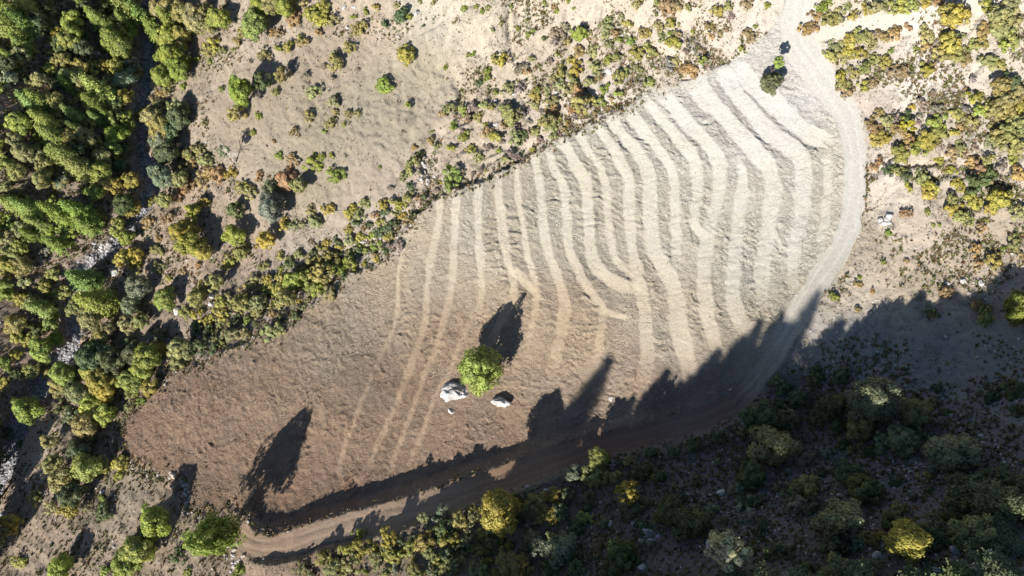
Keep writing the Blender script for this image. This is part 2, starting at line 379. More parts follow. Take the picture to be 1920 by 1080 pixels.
soil *= 0.97*GAIN*comp(soil); fs *= GAIN_F*comp(fs, 0.40); rs *= 0.55*comp(rs, 0.42)
soft = lambda c, m: c/(1+(c/m)**6)**(1/6)
warm = np.array([1.0, 0.972, 0.925])[None, :]; fs = soft(fs, 0.415)*warm; rs = soft(rs, 0.41)*warm
fmc = sstep(-13, 9, sdF+30*(fbm(x*0.7, y*0.7, 4, 2)-0.5)); fmc = np.where(PX > 1250, fm, fmc)
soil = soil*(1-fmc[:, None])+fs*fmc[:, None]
gravel = np.array(lin((140, 136, 134))*0.58)
gm = strm*(0.55+0.45*sstep(0.4, 0.6, n2))*(1-fm)
soil = soil*(1-gm[:, None])+gravel[None, :]*(0.8+0.4*n3)[:, None]*gm[:, None]
gp = gul*(1-fm)*sstep(0.42, 0.6, n1*0.4+n2*0.6)*0.8
soil = soil*(1-gp[:, None])+lin((196,182,164))[None, :]*0.62*gp[:, None]
tm = t2*(1-fm)*0.75
soil = soil*(1-tm[:, None])+lin((236,224,206))[None, :]*0.56*tm[:, None]
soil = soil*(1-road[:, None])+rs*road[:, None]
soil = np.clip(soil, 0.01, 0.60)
rgh = np.clip(0.35+0.65*(1-road)*(1-0.6*bank), 0, 1)

# ------------------------------------------------------------------ materials
def new_mat(name):
    m = bpy.data.materials.new(name); m.use_nodes = True
    n = m.node_tree; n.nodes.clear()
    o = n.nodes.new('ShaderNodeOutputMaterial'); b = n.nodes.new('ShaderNodeBsdfPrincipled')
    n.links.new(b.outputs[0], o.inputs[0])
    b.inputs['Roughness'].default_value = 0.95
    b.inputs['Specular IOR Level'].default_value = 0.1
    return m, n, b, o
def noise_node(n, scale, detail=3, rough=0.6):
    t = n.nodes.new('ShaderNodeTexNoise'); t.inputs['Scale'].default_value = scale
    t.inputs['Detail'].default_value = detail; t.inputs['Roughness'].default_value = rough
    return t
def ramp_mul(n, fac, lo, hi, a=0.3, b=0.7):
    r = n.nodes.new('ShaderNodeMapRange'); r.inputs['From Min'].default_value = a; r.inputs['From Max'].default_value = b
    r.inputs['To Min'].default_value = lo; r.inputs['To Max'].default_value = hi
    n.links.new(fac, r.inputs['Value']); return r.outputs[0]
def mulcol(n, col, val):
    m = n.nodes.new('ShaderNodeVectorMath'); m.operation = 'SCALE'
    n.links.new(col, m.inputs[0]); n.links.new(val, m.inputs['Scale']); return m.outputs[0]

def earth_material():
    m, n, b, o = new_mat('earth')
    tc = n.nodes.new('ShaderNodeTexCoord')
    at = n.nodes.new('ShaderNodeAttribute'); at.attribute_name = 'soil'
    ar = n.nodes.new('ShaderNodeAttribute'); ar.attribute_name = 'coarse'
    a1 = noise_node(n, 3.2, 4, 0.7); a2 = noise_node(n, 9.0, 2, 0.6)
    for a in (a1, a2): n.links.new(tc.outputs['Object'], a.inputs['Vector'])
    c = mulcol(n, at.outputs['Color'], ramp_mul(n, a1.outputs['Fac'], 0.84, 1.13))
    c = mulcol(n, c, ramp_mul(n, a2.outputs['Fac'], 0.88, 1.10))
    n.links.new(c, b.inputs['Base Color'])
    mul = n.nodes.new('ShaderNodeMath'); mul.operation = 'MULTIPLY'
    n.links.new(a1.outputs['Fac'], mul.inputs[0]); n.links.new(ar.outputs['Fac'], mul.inputs[1])
    # crawler marks and clods on the worked soil: short sharp ridges
    ac = n.nodes.new('ShaderNodeAttribute'); ac.attribute_name = 'cleat'
    mp = n.nodes.new('ShaderNodeMapping'); mp.inputs['Scale'].default_value = (0.75, 2.1, 1.0); mp.inputs['Rotation'].default_value = (0, 0, 0.15)
    wn = noise_node(n, 0.35, 2); n.links.new(tc.outputs['Object'], wn.inputs['Vector'])
    wv = n.nodes.new('ShaderNodeVectorMath'); wv.operation = 'MULTIPLY_ADD'; wv.inputs[1].default_value = (3.2, 3.2, 0)
    n.links.new(wn.outputs['Color'], wv.inputs[0]); n.links.new(tc.outputs['Object'], wv.inputs[2]); n.links.new(wv.outputs[0], mp.inputs['Vector'])
    rn = noise_node(n, 1.0, 3, 0.65); rn.inputs['Distortion'].default_value = 0.4; n.links.new(mp.outputs[0], rn.inputs['Vector'])
    sb = n.nodes.new('ShaderNodeMath'); sb.operation = 'SUBTRACT'; sb.inputs[1].default_value = 0.5; n.links.new(rn.outputs['Fac'], sb.inputs[0])
    ab = n.nodes.new('ShaderNodeMath'); ab.operation = 'ABSOLUTE'; n.links.new(sb.outputs[0], ab.inputs[0])
    pn = noise_node(n, 0.22, 3); n.links.new(tc.outputs['Object'], pn.inputs['Vector'])
    rg0 = ramp_mul(n, ab.outputs[0], 1.0, 0.0, 0.0, 0.06)
    pm = n.nodes.new('ShaderNodeMath'); pm.operation = 'MULTIPLY'; n.links.new(rg0, pm.inputs[0]); n.links.new(ramp_mul(n, pn.outputs['Fac'], 0.25, 1.1, 0.36, 0.64), pm.inputs[1]); rg = pm.outputs[0]
    cm = n.nodes.new('ShaderNodeMath'); cm.operation = 'MULTIPLY'; n.links.new(rg, cm.inputs[0]); n.links.new(ac.outputs['Fac'], cm.inputs[1])
    bc = n.nodes.new('ShaderNodeBump'); bc.inputs['Distance'].default_value = 0.15; bc.inputs['Strength'].default_value = 0.75
    n.links.new(cm.outputs[0], bc.inputs['Height'])
    bp = n.nodes.new('ShaderNodeBump'); bp.inputs['Distance'].default_value = 0.22; bp.inputs['Strength'].default_value = 0.7
    n.links.new(mul.outputs[0], bp.inputs['Height']); n.links.new(bc.outputs[0], bp.inputs['Normal']); n.links.new(bp.outputs[0], b.inputs['Normal'])
    try: b.inputs['Diffuse Roughness'].default_value = 0.6
    except Exception: pass
    return m
M_EARTH = earth_material()

def leaf_material(name, trans):
    m, n, b, o = new_mat(name)
    oi = n.nodes.new('ShaderNodeObjectInfo')
    at = n.nodes.new('ShaderNodeAttribute'); at.attribute_name = 'tint'
    sep = n.nodes.new('ShaderNodeSeparateColor'); n.links.new(at.outputs['Color'], sep.inputs[0])
    c = mulcol(n, oi.outputs['Color'], ramp_mul(n, sep.outputs[0], 0.62, 1.38, 0, 1))
    # some clumps turn towards yellow or rust
    mx = n.nodes.new('ShaderNodeMix'); mx.data_type = 'RGBA'; mx.blend_type = 'MULTIPLY'
    mx.inputs[7].default_value = (1.28, 1.10, 0.80, 1)
    n.links.new(ramp_mul(n, sep.outputs[1], 0.0, 0.9, 0.45, 1.0), mx.inputs[0]); n.links.new(c, mx.inputs[6])
    col = mx.outputs[2]
    n.links.new(col, b.inputs['Base Color']); b.inputs['Roughness'].default_value = 0.6
    b.inputs['Specular IOR Level'].default_value = 0.25
    tr = n.nodes.new('ShaderNodeBsdfTranslucent'); n.links.new(col, tr.inputs['Color'])
    ms = n.nodes.new('ShaderNodeMixShader'); ms.inputs[0].default_value = trans
    n.links.new(b.outputs[0], ms.inputs[1]); n.links.new(tr.outputs[0], ms.inputs[2]); n.links.new(ms.outputs[0], o.inputs[0])
    return m
M_LEAF = leaf_material('leaves', 0.38); M_NEEDLE = leaf_material('needles', 0.34)

def bark_material(name, col):
    m, n, b, o = new_mat(name)
    tc = n.nodes.new('ShaderNodeTexCoord'); a = noise_node(n, 6, 4)
    n.links.new(tc.outputs['Object'], a.inputs['Vector'])
    rgb = n.nodes.new('ShaderNodeRGB'); rgb.outputs[0].default_value = (*col, 1)
    n.links.new(mulcol(n, rgb.outputs[0], ramp_mul(n, a.outputs['Fac'], 0.6, 1.4)), b.inputs['Base Color'])
    return m
M_BARK = bark_material('bark', (0.13, 0.10, 0.075)); M_PALEBARK = bark_material('pale_bark', (0.42, 0.39, 0.34)); M_REDBARK = bark_material('red_bark', (0.22, 0.13, 0.08))

def rock_material(name, col, dark):
    m, n, b, o = new_mat(name)
    tc = n.nodes.new('ShaderNodeTexCoord')
    a = noise_node(n, 1.6, 5, 0.65); vn = n.nodes.new('ShaderNodeTexVoronoi'); vn.feature = 'DISTANCE_TO_EDGE'; vn.inputs['Scale'].default_value = 1.7
    wv = n.nodes.new('ShaderNodeVectorMath'); wv.operation = 'MULTIPLY_ADD'; wv.inputs[1].default_value = (0.5, 0.5, 0.5)
    n.links.new(tc.outputs['Object'], a.inputs['Vector'])
    n.links.new(a.outputs['Color'], wv.inputs[0]); n.links.new(tc.outputs['Object'], wv.inputs[2]); n.links.new(wv.outputs[0], vn.inputs['Vector'])
    mx = n.nodes.new('ShaderNodeMix'); mx.data_type = 'RGBA'
    mx.inputs[6].default_value = (*dark, 1); mx.inputs[7].default_value = (*col, 1)
    n.links.new(ramp_mul(n, a.outputs['Fac'], 0, 1, 0.36, 0.60), mx.inputs[0])
    c = mulcol(n, mx.outputs[2], ramp_mul(n, vn.outputs['Distance'], 0.55, 1.0, 0.0, 0.06))
    n.links.new(c, b.inputs['Base Color'])
    bp = n.nodes.new('ShaderNodeBump'); bp.inputs['Distance'].default_value = 0.15; bp.inputs['Strength'].default_value = 0.8
    n.links.new(a.outputs['Fac'], bp.inputs['Height']); n.links.new(bp.outputs[0], b.inputs['Normal'])
    return m
M_LIME = rock_material('white_limestone', (0.52, 0.50, 0.48), (0.30, 0.27, 0.24))
M_GREY = rock_material('grey_limestone', (0.36, 0.35, 0.35), (0.17, 0.165, 0.165))
M_SAND = rock_material('pale_stone', (0.46, 0.42, 0.37), (0.26, 0.23, 0.20)); M_CLOD = rock_material('clod', (0.32, 0.25, 0.18), (0.18, 0.13, 0.09))
M_TAN = rock_material('tan_stone', (0.52, 0.45, 0.37), (0.28, 0.23, 0.18))

def tuft_material():
    m, n, b, o = new_mat('dry_herbs')
    at = n.nodes.new('ShaderNodeAttribute'); at.attribute_name = 'tint'
    n.links.new(at.outputs['Color'], b.inputs['Base Color'])
    return m
M_TUFT = tuft_material()

# ------------------------------------------------------------------ mesh helpers
def np_mesh(name, V, Fq, mat, smooth=False, attrs=None):
    """V (n,3); Fq (m,k) faces of k corners"""
    V = np.asarray(V, np.float32); Fq = np.asarray(Fq, np.int32)
    me = bpy.data.meshes.new(name); k = Fq.shape[1]; nf = len(Fq)
    me.vertices.add(len(V)); me.vertices.foreach_set('co', V.ravel())
    me.loops.add(nf*k); me.loops.foreach_set('vertex_index', Fq.ravel())
    me.polygons.add(nf); me.polygons.foreach_set('loop_start', np.arange(0, nf*k, k, dtype=np.int32))
    try: me.polygons.foreach_set('loop_total', np.full(nf, k, np.int32))
    except Exception: pass
    me.polygons.foreach_set('use_smooth', np.full(nf, smooth, bool))
    for an, data in (attrs or {}).items():
        if data.ndim == 2:
            a = me.attributes.new(an, 'FLOAT_COLOR', 'POINT')
            c4 = np.ones((len(V), 4), np.float32); c4[:, :3] = data; a.data.foreach_set('color', c4.ravel())
        else:
            a = me.attributes.new(an, 'FLOAT', 'POINT'); a.data.foreach_set('value', data.astype(np.float32))
    me.update(calc_edges=True)
    if mat: me.materials.append(mat)
    return me
def link(name, me, parent=None, **props):
    o = bpy.data.objects.new(name, me); COL.objects.link(o)
    if parent is not None: o.parent = parent
    for k, v in props.items(): o[k] = v
    return o

# ------------------------------------------------------------------ build the ground sheet, split into hillside, field, banks, road, bed
nx, ny = SH
idx = np.arange(nx*ny).reshape(SH)
quads = np.stack([idx[:-1, :-1], idx[1:, :-1], idx[1:, 1:], idx[:-1, 1:]], -1).reshape(-1, 4)
Zg = z.reshape(SH)
gx_ = np.gradient(Zg, GX, axis=0); gy_ = np.gradient(Zg, GY, axis=1)
NRM = np.stack([-gx_, -gy_, np.ones(SH)], -1).reshape(-1, 3)
NRM /= np.linalg.norm(NRM, axis=1)[:, None]
del gx_, gy_
zone = np.zeros(x.size, np.int32)                        # 0 hillside
zone[strm > 0.5] = 3
zone[fm > 0.5] = 1
zone[(t2 > 0.5) & (fm < 0.5)] = 4
zone[road > 0.5] = 2
bz = (bank > 0.4) & (bank_id >= 0) & (zone == 1)
zone[bz] = 10+bank_id[bz]
fz = zone[quads[:, 0]]
VALL = np.stack([x, y, z], 1)
def sheet(name, sel, parent=None, **props):
    q = quads[sel]; used = np.unique(q); remap = np.full(x.size, -1, np.int32); remap[used] = np.arange(len(used))
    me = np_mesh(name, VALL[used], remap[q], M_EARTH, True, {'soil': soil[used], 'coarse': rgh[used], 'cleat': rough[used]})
    me.normals_split_custom_set_from_vertices(NRM[used].astype(np.float32).tolist())
    return link(name, me, parent, **props)
sheet('hillside', fz == 0, kind='structure', label='dry scrubby hillside of pale earth and thin turf', category='hillside')
field = sheet('terraced_field', fz == 1, kind='structure', label='freshly bulldozed terraced field of pale and brown soil', category='field')
sheet('dirt_road', fz == 2, kind='structure', label='bulldozed dirt road curving round the terraced field', category='road')
sheet('stream_bed', fz == 3, kind='structure', label='dry gravel stream bed winding through the wood', category='stream bed')
sheet('side_track', fz == 4, kind='structure', label='pale side track leaving the dirt road', category='track')
for bi in range(len(BANKS)):
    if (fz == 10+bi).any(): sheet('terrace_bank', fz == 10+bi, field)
del quads, VALL

def Z(px_, py_):
    xs = np.atleast_1d(np.asarray(px_, float)); ys = np.atleast_1d(np.asarray(py_, float))
    i = np.clip(np.searchsorted(GX, xs)-1, 0, nx-2); j = np.clip(np.searchsorted(GY, ys)-1, 0, ny-2)
    fx = np.clip((xs-GX[i])/(GX[i+1]-GX[i]), 0, 1); fy = np.clip((ys-GY[j])/(GY[j+1]-GY[j]), 0, 1)
    return (Zg[i, j]*(1-fx)*(1-fy)+Zg[i+1, j]*fx*(1-fy)+Zg[i, j+1]*(1-fx)*fy+Zg[i+1, j+1]*fx*fy)
def ground(px, py, hc=0.0):
    """ground point whose spot hc metres above it shows at (px,py)"""
    zz = 0.0
    for _ in range(14):
        X_, Y_ = at_height(px, py, zz); zz = 0.4*zz+0.6*(float(Z(X_, Y_)[0])+hc)
    return X_, Y_, float(Z(X_, Y_)[0])
def mask_at(arr, xs, ys):
    i = np.clip(np.searchsorted(GX, xs), 0, nx-1); j = np.clip(np.searchsorted(GY, ys), 0, ny-1)
    return arr.reshape(SH)[i, j]

# ------------------------------------------------------------------ foliage meshes (unit crown: radius 1 in plan, centred on 0)
def leaf_quads(C, Nn, size, R):
    n = len(C)
    ref = R.normal(size=(n, 3)); t = np.cross(Nn, ref); t /= np.linalg.norm(t, axis=1)[:, None]+1e-9
    b = np.cross(Nn, t); s = size[:, None]
    el = R.uniform(0.65, 1.0, (n, 1))
    V = np.stack([C-t*s, C-b*s*el, C+t*s, C+b*s*el], 1).reshape(-1, 3)
    return V, np.arange(n*4).reshape(-1, 4)
def unit(R, n):
    v = R.normal(size=(n, 3)); return v/np.linalg.norm(v, axis=1)[:, None]
def crown_broad(seed, lobes, per, leaf, squash=0.8, name='crown', gap=0.15, taper=0.38, spread=(0.42, 0.86), lsize=(0.20, 0.38)):
    R = np.random.default_rng(seed); Cs = []; Ns = []; T = []; S = []
    asym = R.uniform(0.72, 1.12, 8)
    for i in range(lobes):
        d = unit(R, 1)[0]; d[2] = abs(d[2])*1.0-0.35 if R.random() < 0.8 else d[2]
        d /= np.linalg.norm(d)
        a = (math.atan2(d[1], d[0])/(2*math.pi)*8) % 8
        k = asym[int(a)]*(1-(a % 1))+asym[(int(a)+1) % 8]*(a % 1)
        rad = R.uniform(*spread)*k*(R.uniform(1.0, 1.22) if R.random() < gap else 1)
        lr = R.uniform(*lsize)
        c = d*rad*np.array([1, 1, squash])
        n = int(per*(lr/0.3)**2)
        u = unit(R, n); u += 0.55*d; u /= np.linalg.norm(u, axis=1)[:, None]
        shell = R.uniform(0.65, 1.05, n)[:, None]
        Cs.append(c+u*lr*shell*np.array([1, 1, 0.85])); nn = u+0.35*unit(R, n)+np.array([0, 0, 0.2]); nn /= np.linalg.norm(nn, axis=1)[:, None]; Ns.append(nn)
        T.append(np.stack([np.clip(R.uniform(0.2, 0.8)+R.uniform(-.2, .2, n), 0, 1), np.clip(R.uniform(0, 0.75)+R.uniform(-.2, .25, n), 0, 1), R.random(n)], 1))
        S.append(leaf*R.uniform(0.7, 1.35, n))
    C = np.concatenate(Cs); C[:, :2] *= (1+0.35*taper-taper*np.clip((C[:, 2]/squash+1)/2, 0, 1.1))[:, None]
    V, F = leaf_quads(C, np.concatenate(Ns), np.concatenate(S), R)
    return np_mesh(name, V, F, M_LEAF, False, {'tint': np.repeat(np.concatenate(T), 4, 0)})
def crown_pine(seed, tiers, leaf, name='crown'):
    """unit height 0..1, plan radius 1 scaled separately (x,y in -1..1, z 0..1)"""
    R = np.random.default_rng(seed); Cs = []; Ns = []; T = []; S = []
    for k in range(tiers):
        f = k/(tiers-1); zt = 0.10+0.86*f
        rad = (1-f)**0.8*R.uniform(0.85, 1.1)+0.07
        nb = int(9-4*f); a0 = R.uniform(0, 6.28)
        for j in range(nb):
            a = a0+6.283*j/nb+R.uniform(-.3, .3); L = rad*R.uniform(0.65, 1.08)
            m = int(28+85*L)
            t = R.uniform(0.12, 1.0, m)**0.75
            wd = 0.16*(1-0.4*t)+0.05
            px_ = np.cos(a)*L*t + R.normal(size=m)*wd*0.6; py_ = np.sin(a)*L*t+R.normal(size=m)*wd*0.6
            pz = zt + (0.05*t-0.10*t*t)*L + R.normal(size=m)*0.012
            Cs.append(np.stack([px_, py_, pz], 1))
            nn = np.stack([np.cos(a)*0.5+R.normal(size=m)*0.5, np.sin(a)*0.5+R.normal(size=m)*0.5, 0.8+R.normal(size=m)*0.4], 1)
            nn /= np.linalg.norm(nn, axis=1)[:, None]; Ns.append(nn)
            tint = R.uniform(0.25, 0.75)
            T.append(np.stack([np.clip(tint+R.uniform(-.25, .25, m), 0, 1), np.clip(R.uniform(0, .5)+R.uniform(-.2, .2, m), 0, 1), R.random(m)], 1))
            S.append(leaf*R.uniform(0.6, 1.3, m))
    C = np.concatenate(Cs); N = np.concatenate(Ns); n = len(C); s = np.concatenate(S)
    V, F = leaf_quads(C, N, s, R)
    V = V.reshape(-1, 4, 3); mid = C[:, None, :]; V = mid+(V-mid)*np.array([1, 1, 0.35]); V = V.reshape(-1, 3)
    return np_mesh(name, V, F, M_NEEDLE, False, {'tint': np.repeat(np.concatenate(T), 4, 0)})
def tube(P, Rr, seg=6):
    P = np.array(P, float); V = []; F = []
    for i, p in enumerate(P):
        d = P[min(i+1, len(P)-1)]-P[max(i-1, 0)]; d /= np.linalg.norm(d)+1e-9
        a = np.cross(d, [0.3, 0.9, 0.1] if abs(d[2]) > 0.5 else [0, 0, 1]); a /= np.linalg.norm(a); b = np.cross(d, a)
        for k in range(seg):
            t = 6.28319*k/seg; V.append(p+(a*math.cos(t)+b*math.sin(t))*Rr[i])
    for i in range(len(P)-1):
        for k in range(seg):
            F.append([i*seg+k, i*seg+(k+1) % seg, (i+1)*seg+(k+1) % seg, (i+1)*seg+k])
    return V, F
def join(parts):
    V = []; F = []
    for v, f in parts:
        o = len(V); V.extend(v); F.extend([[a+o for a in q] for q in f])
    return V, F
def trunk_broad(seed, mat):
    """unit tree height 1; the limbs run into the crown"""
    R = np.random.default_rng(seed); parts = []
    b = R.uniform(-.04, .04, 2)
    parts.append(tube([(0, 0, -0.06), (0, 0, 0.02), (b[0], b[1], 0.25), (b[0]*2, b[1]*2, 0.5), (b[0]*2.4, b[1]*2.0, 0.8)], [0.05, 0.036, 0.028, 0.02, 0.006]))
    for k in range(6):
        a = 6.283*k/6+R.uniform(-.4, .4); z0 = R.uniform(0.22, 0.5); L = R.uniform(0.2, 0.32)
        s = np.array([b[0]*z0*4, b[1]*z0*4, z0]); d = np.array([math.cos(a), math.sin(a), R.uniform(0.4, 1.0)])
        parts.append(tube([s, s+d*L*0.5, s+d*L+np.array([0, 0, 0.03])], [0.018, 0.012, 0.004], 5))
    V, F = join(parts); return np_mesh('trunk', V, F, mat, True)
def trunk_pine(seed):
    R = np.random.default_rng(seed)
    V, F = join([tube([(0, 0, -0.04), (0, 0, 0.03), (0.004, 0.0, 0.5), (0, 0.003, 0.97)], [0.026, 0.021, 0.012, 0.002])])
    return np_mesh('trunk', V, F, M_REDBARK, True)
def bare_mesh(seed, n, mat, spread=0.5, name='branches', thick=1.0):
    R = np.random.default_rng(seed); parts = []
    def grow(p, d, L, r, lev):
        q = p+d*L*0.5+R.normal(size=3)*L*0.06; e = p+d*L+R.normal(size=3)*L*0.08
        parts.append(tube([p, q, e], [r, r*0.8, r*0.55], 4))
        if lev > 0:
            for _ in range(R.integers(2, 4)):
                nd = d+R.normal(size=3)*spread; nd[2] = abs(nd[2])*0.7+0.15; nd /= np.linalg.norm(nd)
                grow(p+(e-p)*R.uniform(0.45, 1.0), nd, L*R.uniform(0.55, 0.8), r*0.55, lev-1)
    for _ in range(n):
        d = np.array([R.normal()*0.25, R.normal()*0.25, 1.0]); d /= np.linalg.norm(d)
        grow(np.array([0, 0, -0.05]), d, 0.36, 0.022*thick, 4)
    V, F = join(parts); return np_mesh(name, V, F, mat, False)

P_BIG = [crown_broad(120+i, 105, 110, 0.042, 0.85, gap=0.25) for i in range(3)]
P_BROAD = [crown_broad(20+i, 62, 95, 0.054, 0.85, gap=0.3) for i in range(5)]
P_MID = [crown_broad(40+i, 42, 62, 0.075, 0.8, gap=0.3, spread=(0.35, 0.95), lsize=(0.16, 0.36)) for i in range(7)]
P_TAPER = [crown_broad(150+i, 130, 110, 0.038, 0.9, taper=0.75, gap=0.25, lsize=(0.14, 0.32)) for i in range(2)]
P_SHRUB = [crown_broad(60+i, 24, 42, 0.105, 0.7, 'shrub', gap=0.4, taper=0.0, spread=(0.2, 1.0), lsize=(0.15, 0.36)) for i in range(9)]
P_THIN = [crown_broad(80+i, 20, 12, 0.12, 0.9) for i in range(3)]
P_PINE = [crown_pine(90+i, 14, 0.05) for i in range(4)]
P_TB = [trunk_broad(5+i, M_BARK) for i in range(3)]; P_TP = trunk_pine(3); P_TW = trunk_broad(9, M_PALEBARK)
P_BARE = [bare_mesh(31, 1, M_PALEBARK, 0.45), bare_mesh(32, 6, M_PALEBARK, 0.5, 'twigs', 0.5)]

HUE = {'G': (0.290, 0.340, 0.085), 'P': (0.310, 0.375, 0.100), 'O': (0.330, 0.318, 0.130), 'Y': (0.390, 0.350, 0.090), 'A': (0.375, 0.275, 0.135),
       'D': (0.140, 0.170, 0.075), 'S': (0.250, 0.275, 0.172), 'K': (0.265, 0.300, 0.065), 'B': (0.295, 0.245, 0.185), 'C': (0.42, 0.43, 0.28)}  # C has strong sunlight painted into its pale leaf colour
WORD = {'G': 'fresh green', 'P': 'bright green', 'O': 'olive green', 'Y': 'yellowing', 'A': 'rusty orange', 'D': 'dark green', 'S': 'grey green', 'K': 'vivid green', 'B': 'withered brown', 'C': 'sun-painted pale green'}
ZONES = [
 ('standing in the terraced field', FIELD),
 ('in the wood beyond the dry stream bed', [(-300,-300),(262,-300),(258,100),(250,280),(268,335),(255,380),(190,455),(140,490),(110,560),(115,640),(70,710),(30,770),(0,850),(-300,900)]),
 ('on the shaded slope below the road', [(480,1200),(520,1040),(700,985),(900,925),(1060,870),(1300,810),(1430,720),(1500,620),(1580,560),(2300,540),(2300,1400),(480,1400)]),
 ('on the sunlit bank around the road end', [(0,860),(120,760),(220,830),(240,870),(350,900),(420,960),(480,1030),(520,1040),(480,1400),(-300,1400),(-300,900)]),
 ('on the pale hillside outside the road curve', [(1525,-300),(1525,80),(1590,200),(1630,300),(1600,450),(1480,620),(1580,570),(2300,550),(2300,-300)]),
 ('on the pale eroded slope above the terraces', [(860,-300),(860,150),(790,300),(830,360),(1000,300),(1370,120),(1500,20),(1520,-300)]),
 ('on the open dry meadow', [(440,60),(640,60),(860,20),(880,150),(790,300),(740,400),(620,420),(520,380),(440,420),(380,300),(350,200)]),
 ('in the scrub belt along the field edge', [(150,500),(280,330),(420,330),(620,400),(800,300),(850,330),(770,420),(650,520),(540,630),(320,710),(220,830),(100,760),(60,720)]),
]
def zone_of(px, py):
    for nm, poly in ZONES:
        if inside(np.array([float(px)]), np.array([float(py)]), poly)[0]: return nm
    return 'along the edge of the dry stream bed'
N_VEG = {}
placed = []
def jitter_hue(c, k=0.14):
    s = random.uniform(1-k, 1+k)
    return (c[0]*s*random.uniform(0.9, 1.1), c[1]*s*random.uniform(0.95, 1.05), c[2]*s*random.uniform(0.85, 1.2), 1)
def tree_parts(name, base_xyz, R, h, crown_me, trunk_me, hue, cz, czr, label, group, lean=0):
    e = bpy.data.objects.new(name, None); COL.objects.link(e); e.empty_display_size = 0.5
    e.location = base_xyz; e.rotation_euler = (0, 0, random.uniform(0, 6.28))
    e['label'] = label; e['category'] = 'tree'; e['group'] = group
    t = link('trunk', trunk_me, e); t.scale = (min(h, 2.3*R), min(h, 2.3*R), h)
    c = link('crown', crown_me, e); c.scale = (R, R*random.uniform(0.9, 1.1), czr); c.location = (0, 0, cz); c.color = hue
    return e
def plant(px, py, r, ty, tall=None, label=None, kind=None, pool=None):
    """r: crown radius in photo px"""
    X0, Y0, Z0 = ground(px, py)
    dep = project(X0, Y0, Z0)[2]; R = r*dep/FPX
    zn = zone_of(px, py)
    hue = jitter_hue(HUE[ty]) if not zn.startswith('on the shaded') else jitter_hue([0.8*q for q in HUE[ty]])  # plants on the shaded slope get shade painted into their hue
    if kind is None: kind = 'pine' if ty == 'P' else ('tree' if R > 1.45 and ty not in 'BA' else 'shrub')
    if kind == 'pine':
        h = (tall or 3.3)*R+1.0
        X0, Y0, Z0 = ground(px, py, 0.42*h)
        sz = 'tall' if h > 8.5 else 'young'
        lb = label or f'{sz} {WORD[ty]} conical pine {zn}'
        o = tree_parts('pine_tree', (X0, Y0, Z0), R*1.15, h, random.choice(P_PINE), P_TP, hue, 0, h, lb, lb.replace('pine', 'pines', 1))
    elif kind == 'tree':
        h = (tall or 2.25)*R+0.4
        X0, Y0, Z0 = ground(px, py, 0.58*h)
        sz = 'big' if R > 2.6 else 'small'
        lb = label or f'{sz} {WORD[ty]} rounded tree {zn}'
        pool = pool or (P_BIG if R > 2.7 else (P_BROAD if R > 1.7 else P_MID))
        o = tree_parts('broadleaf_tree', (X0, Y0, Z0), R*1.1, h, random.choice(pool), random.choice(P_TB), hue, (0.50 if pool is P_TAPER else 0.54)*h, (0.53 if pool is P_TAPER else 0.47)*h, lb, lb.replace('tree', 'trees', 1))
    else:
        h = (tall or 1.45)*R
        X0, Y0, Z0 = ground(px, py, 0.45*h)
        sz = 'large' if R > 1.1 else ('small' if R < 0.62 else 'medium')
        lb = label or f'{sz} {WORD[ty]} bush {zn}'
        me = random.choice(P_SHRUB if R < 1.3 else P_MID)
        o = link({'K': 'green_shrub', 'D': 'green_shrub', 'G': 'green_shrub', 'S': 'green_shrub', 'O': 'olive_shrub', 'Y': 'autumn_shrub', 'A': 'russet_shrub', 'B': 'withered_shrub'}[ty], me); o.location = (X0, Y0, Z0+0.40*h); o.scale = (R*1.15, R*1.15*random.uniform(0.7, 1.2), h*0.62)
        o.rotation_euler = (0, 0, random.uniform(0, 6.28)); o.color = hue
        o['label'] = lb; o['category'] = 'shrub'; o['group'] = lb.replace('bush', 'bushes', 1)
    placed.append((px, py, r))
    N_VEG[kind] = N_VEG.get(kind, 0)+1
    return o

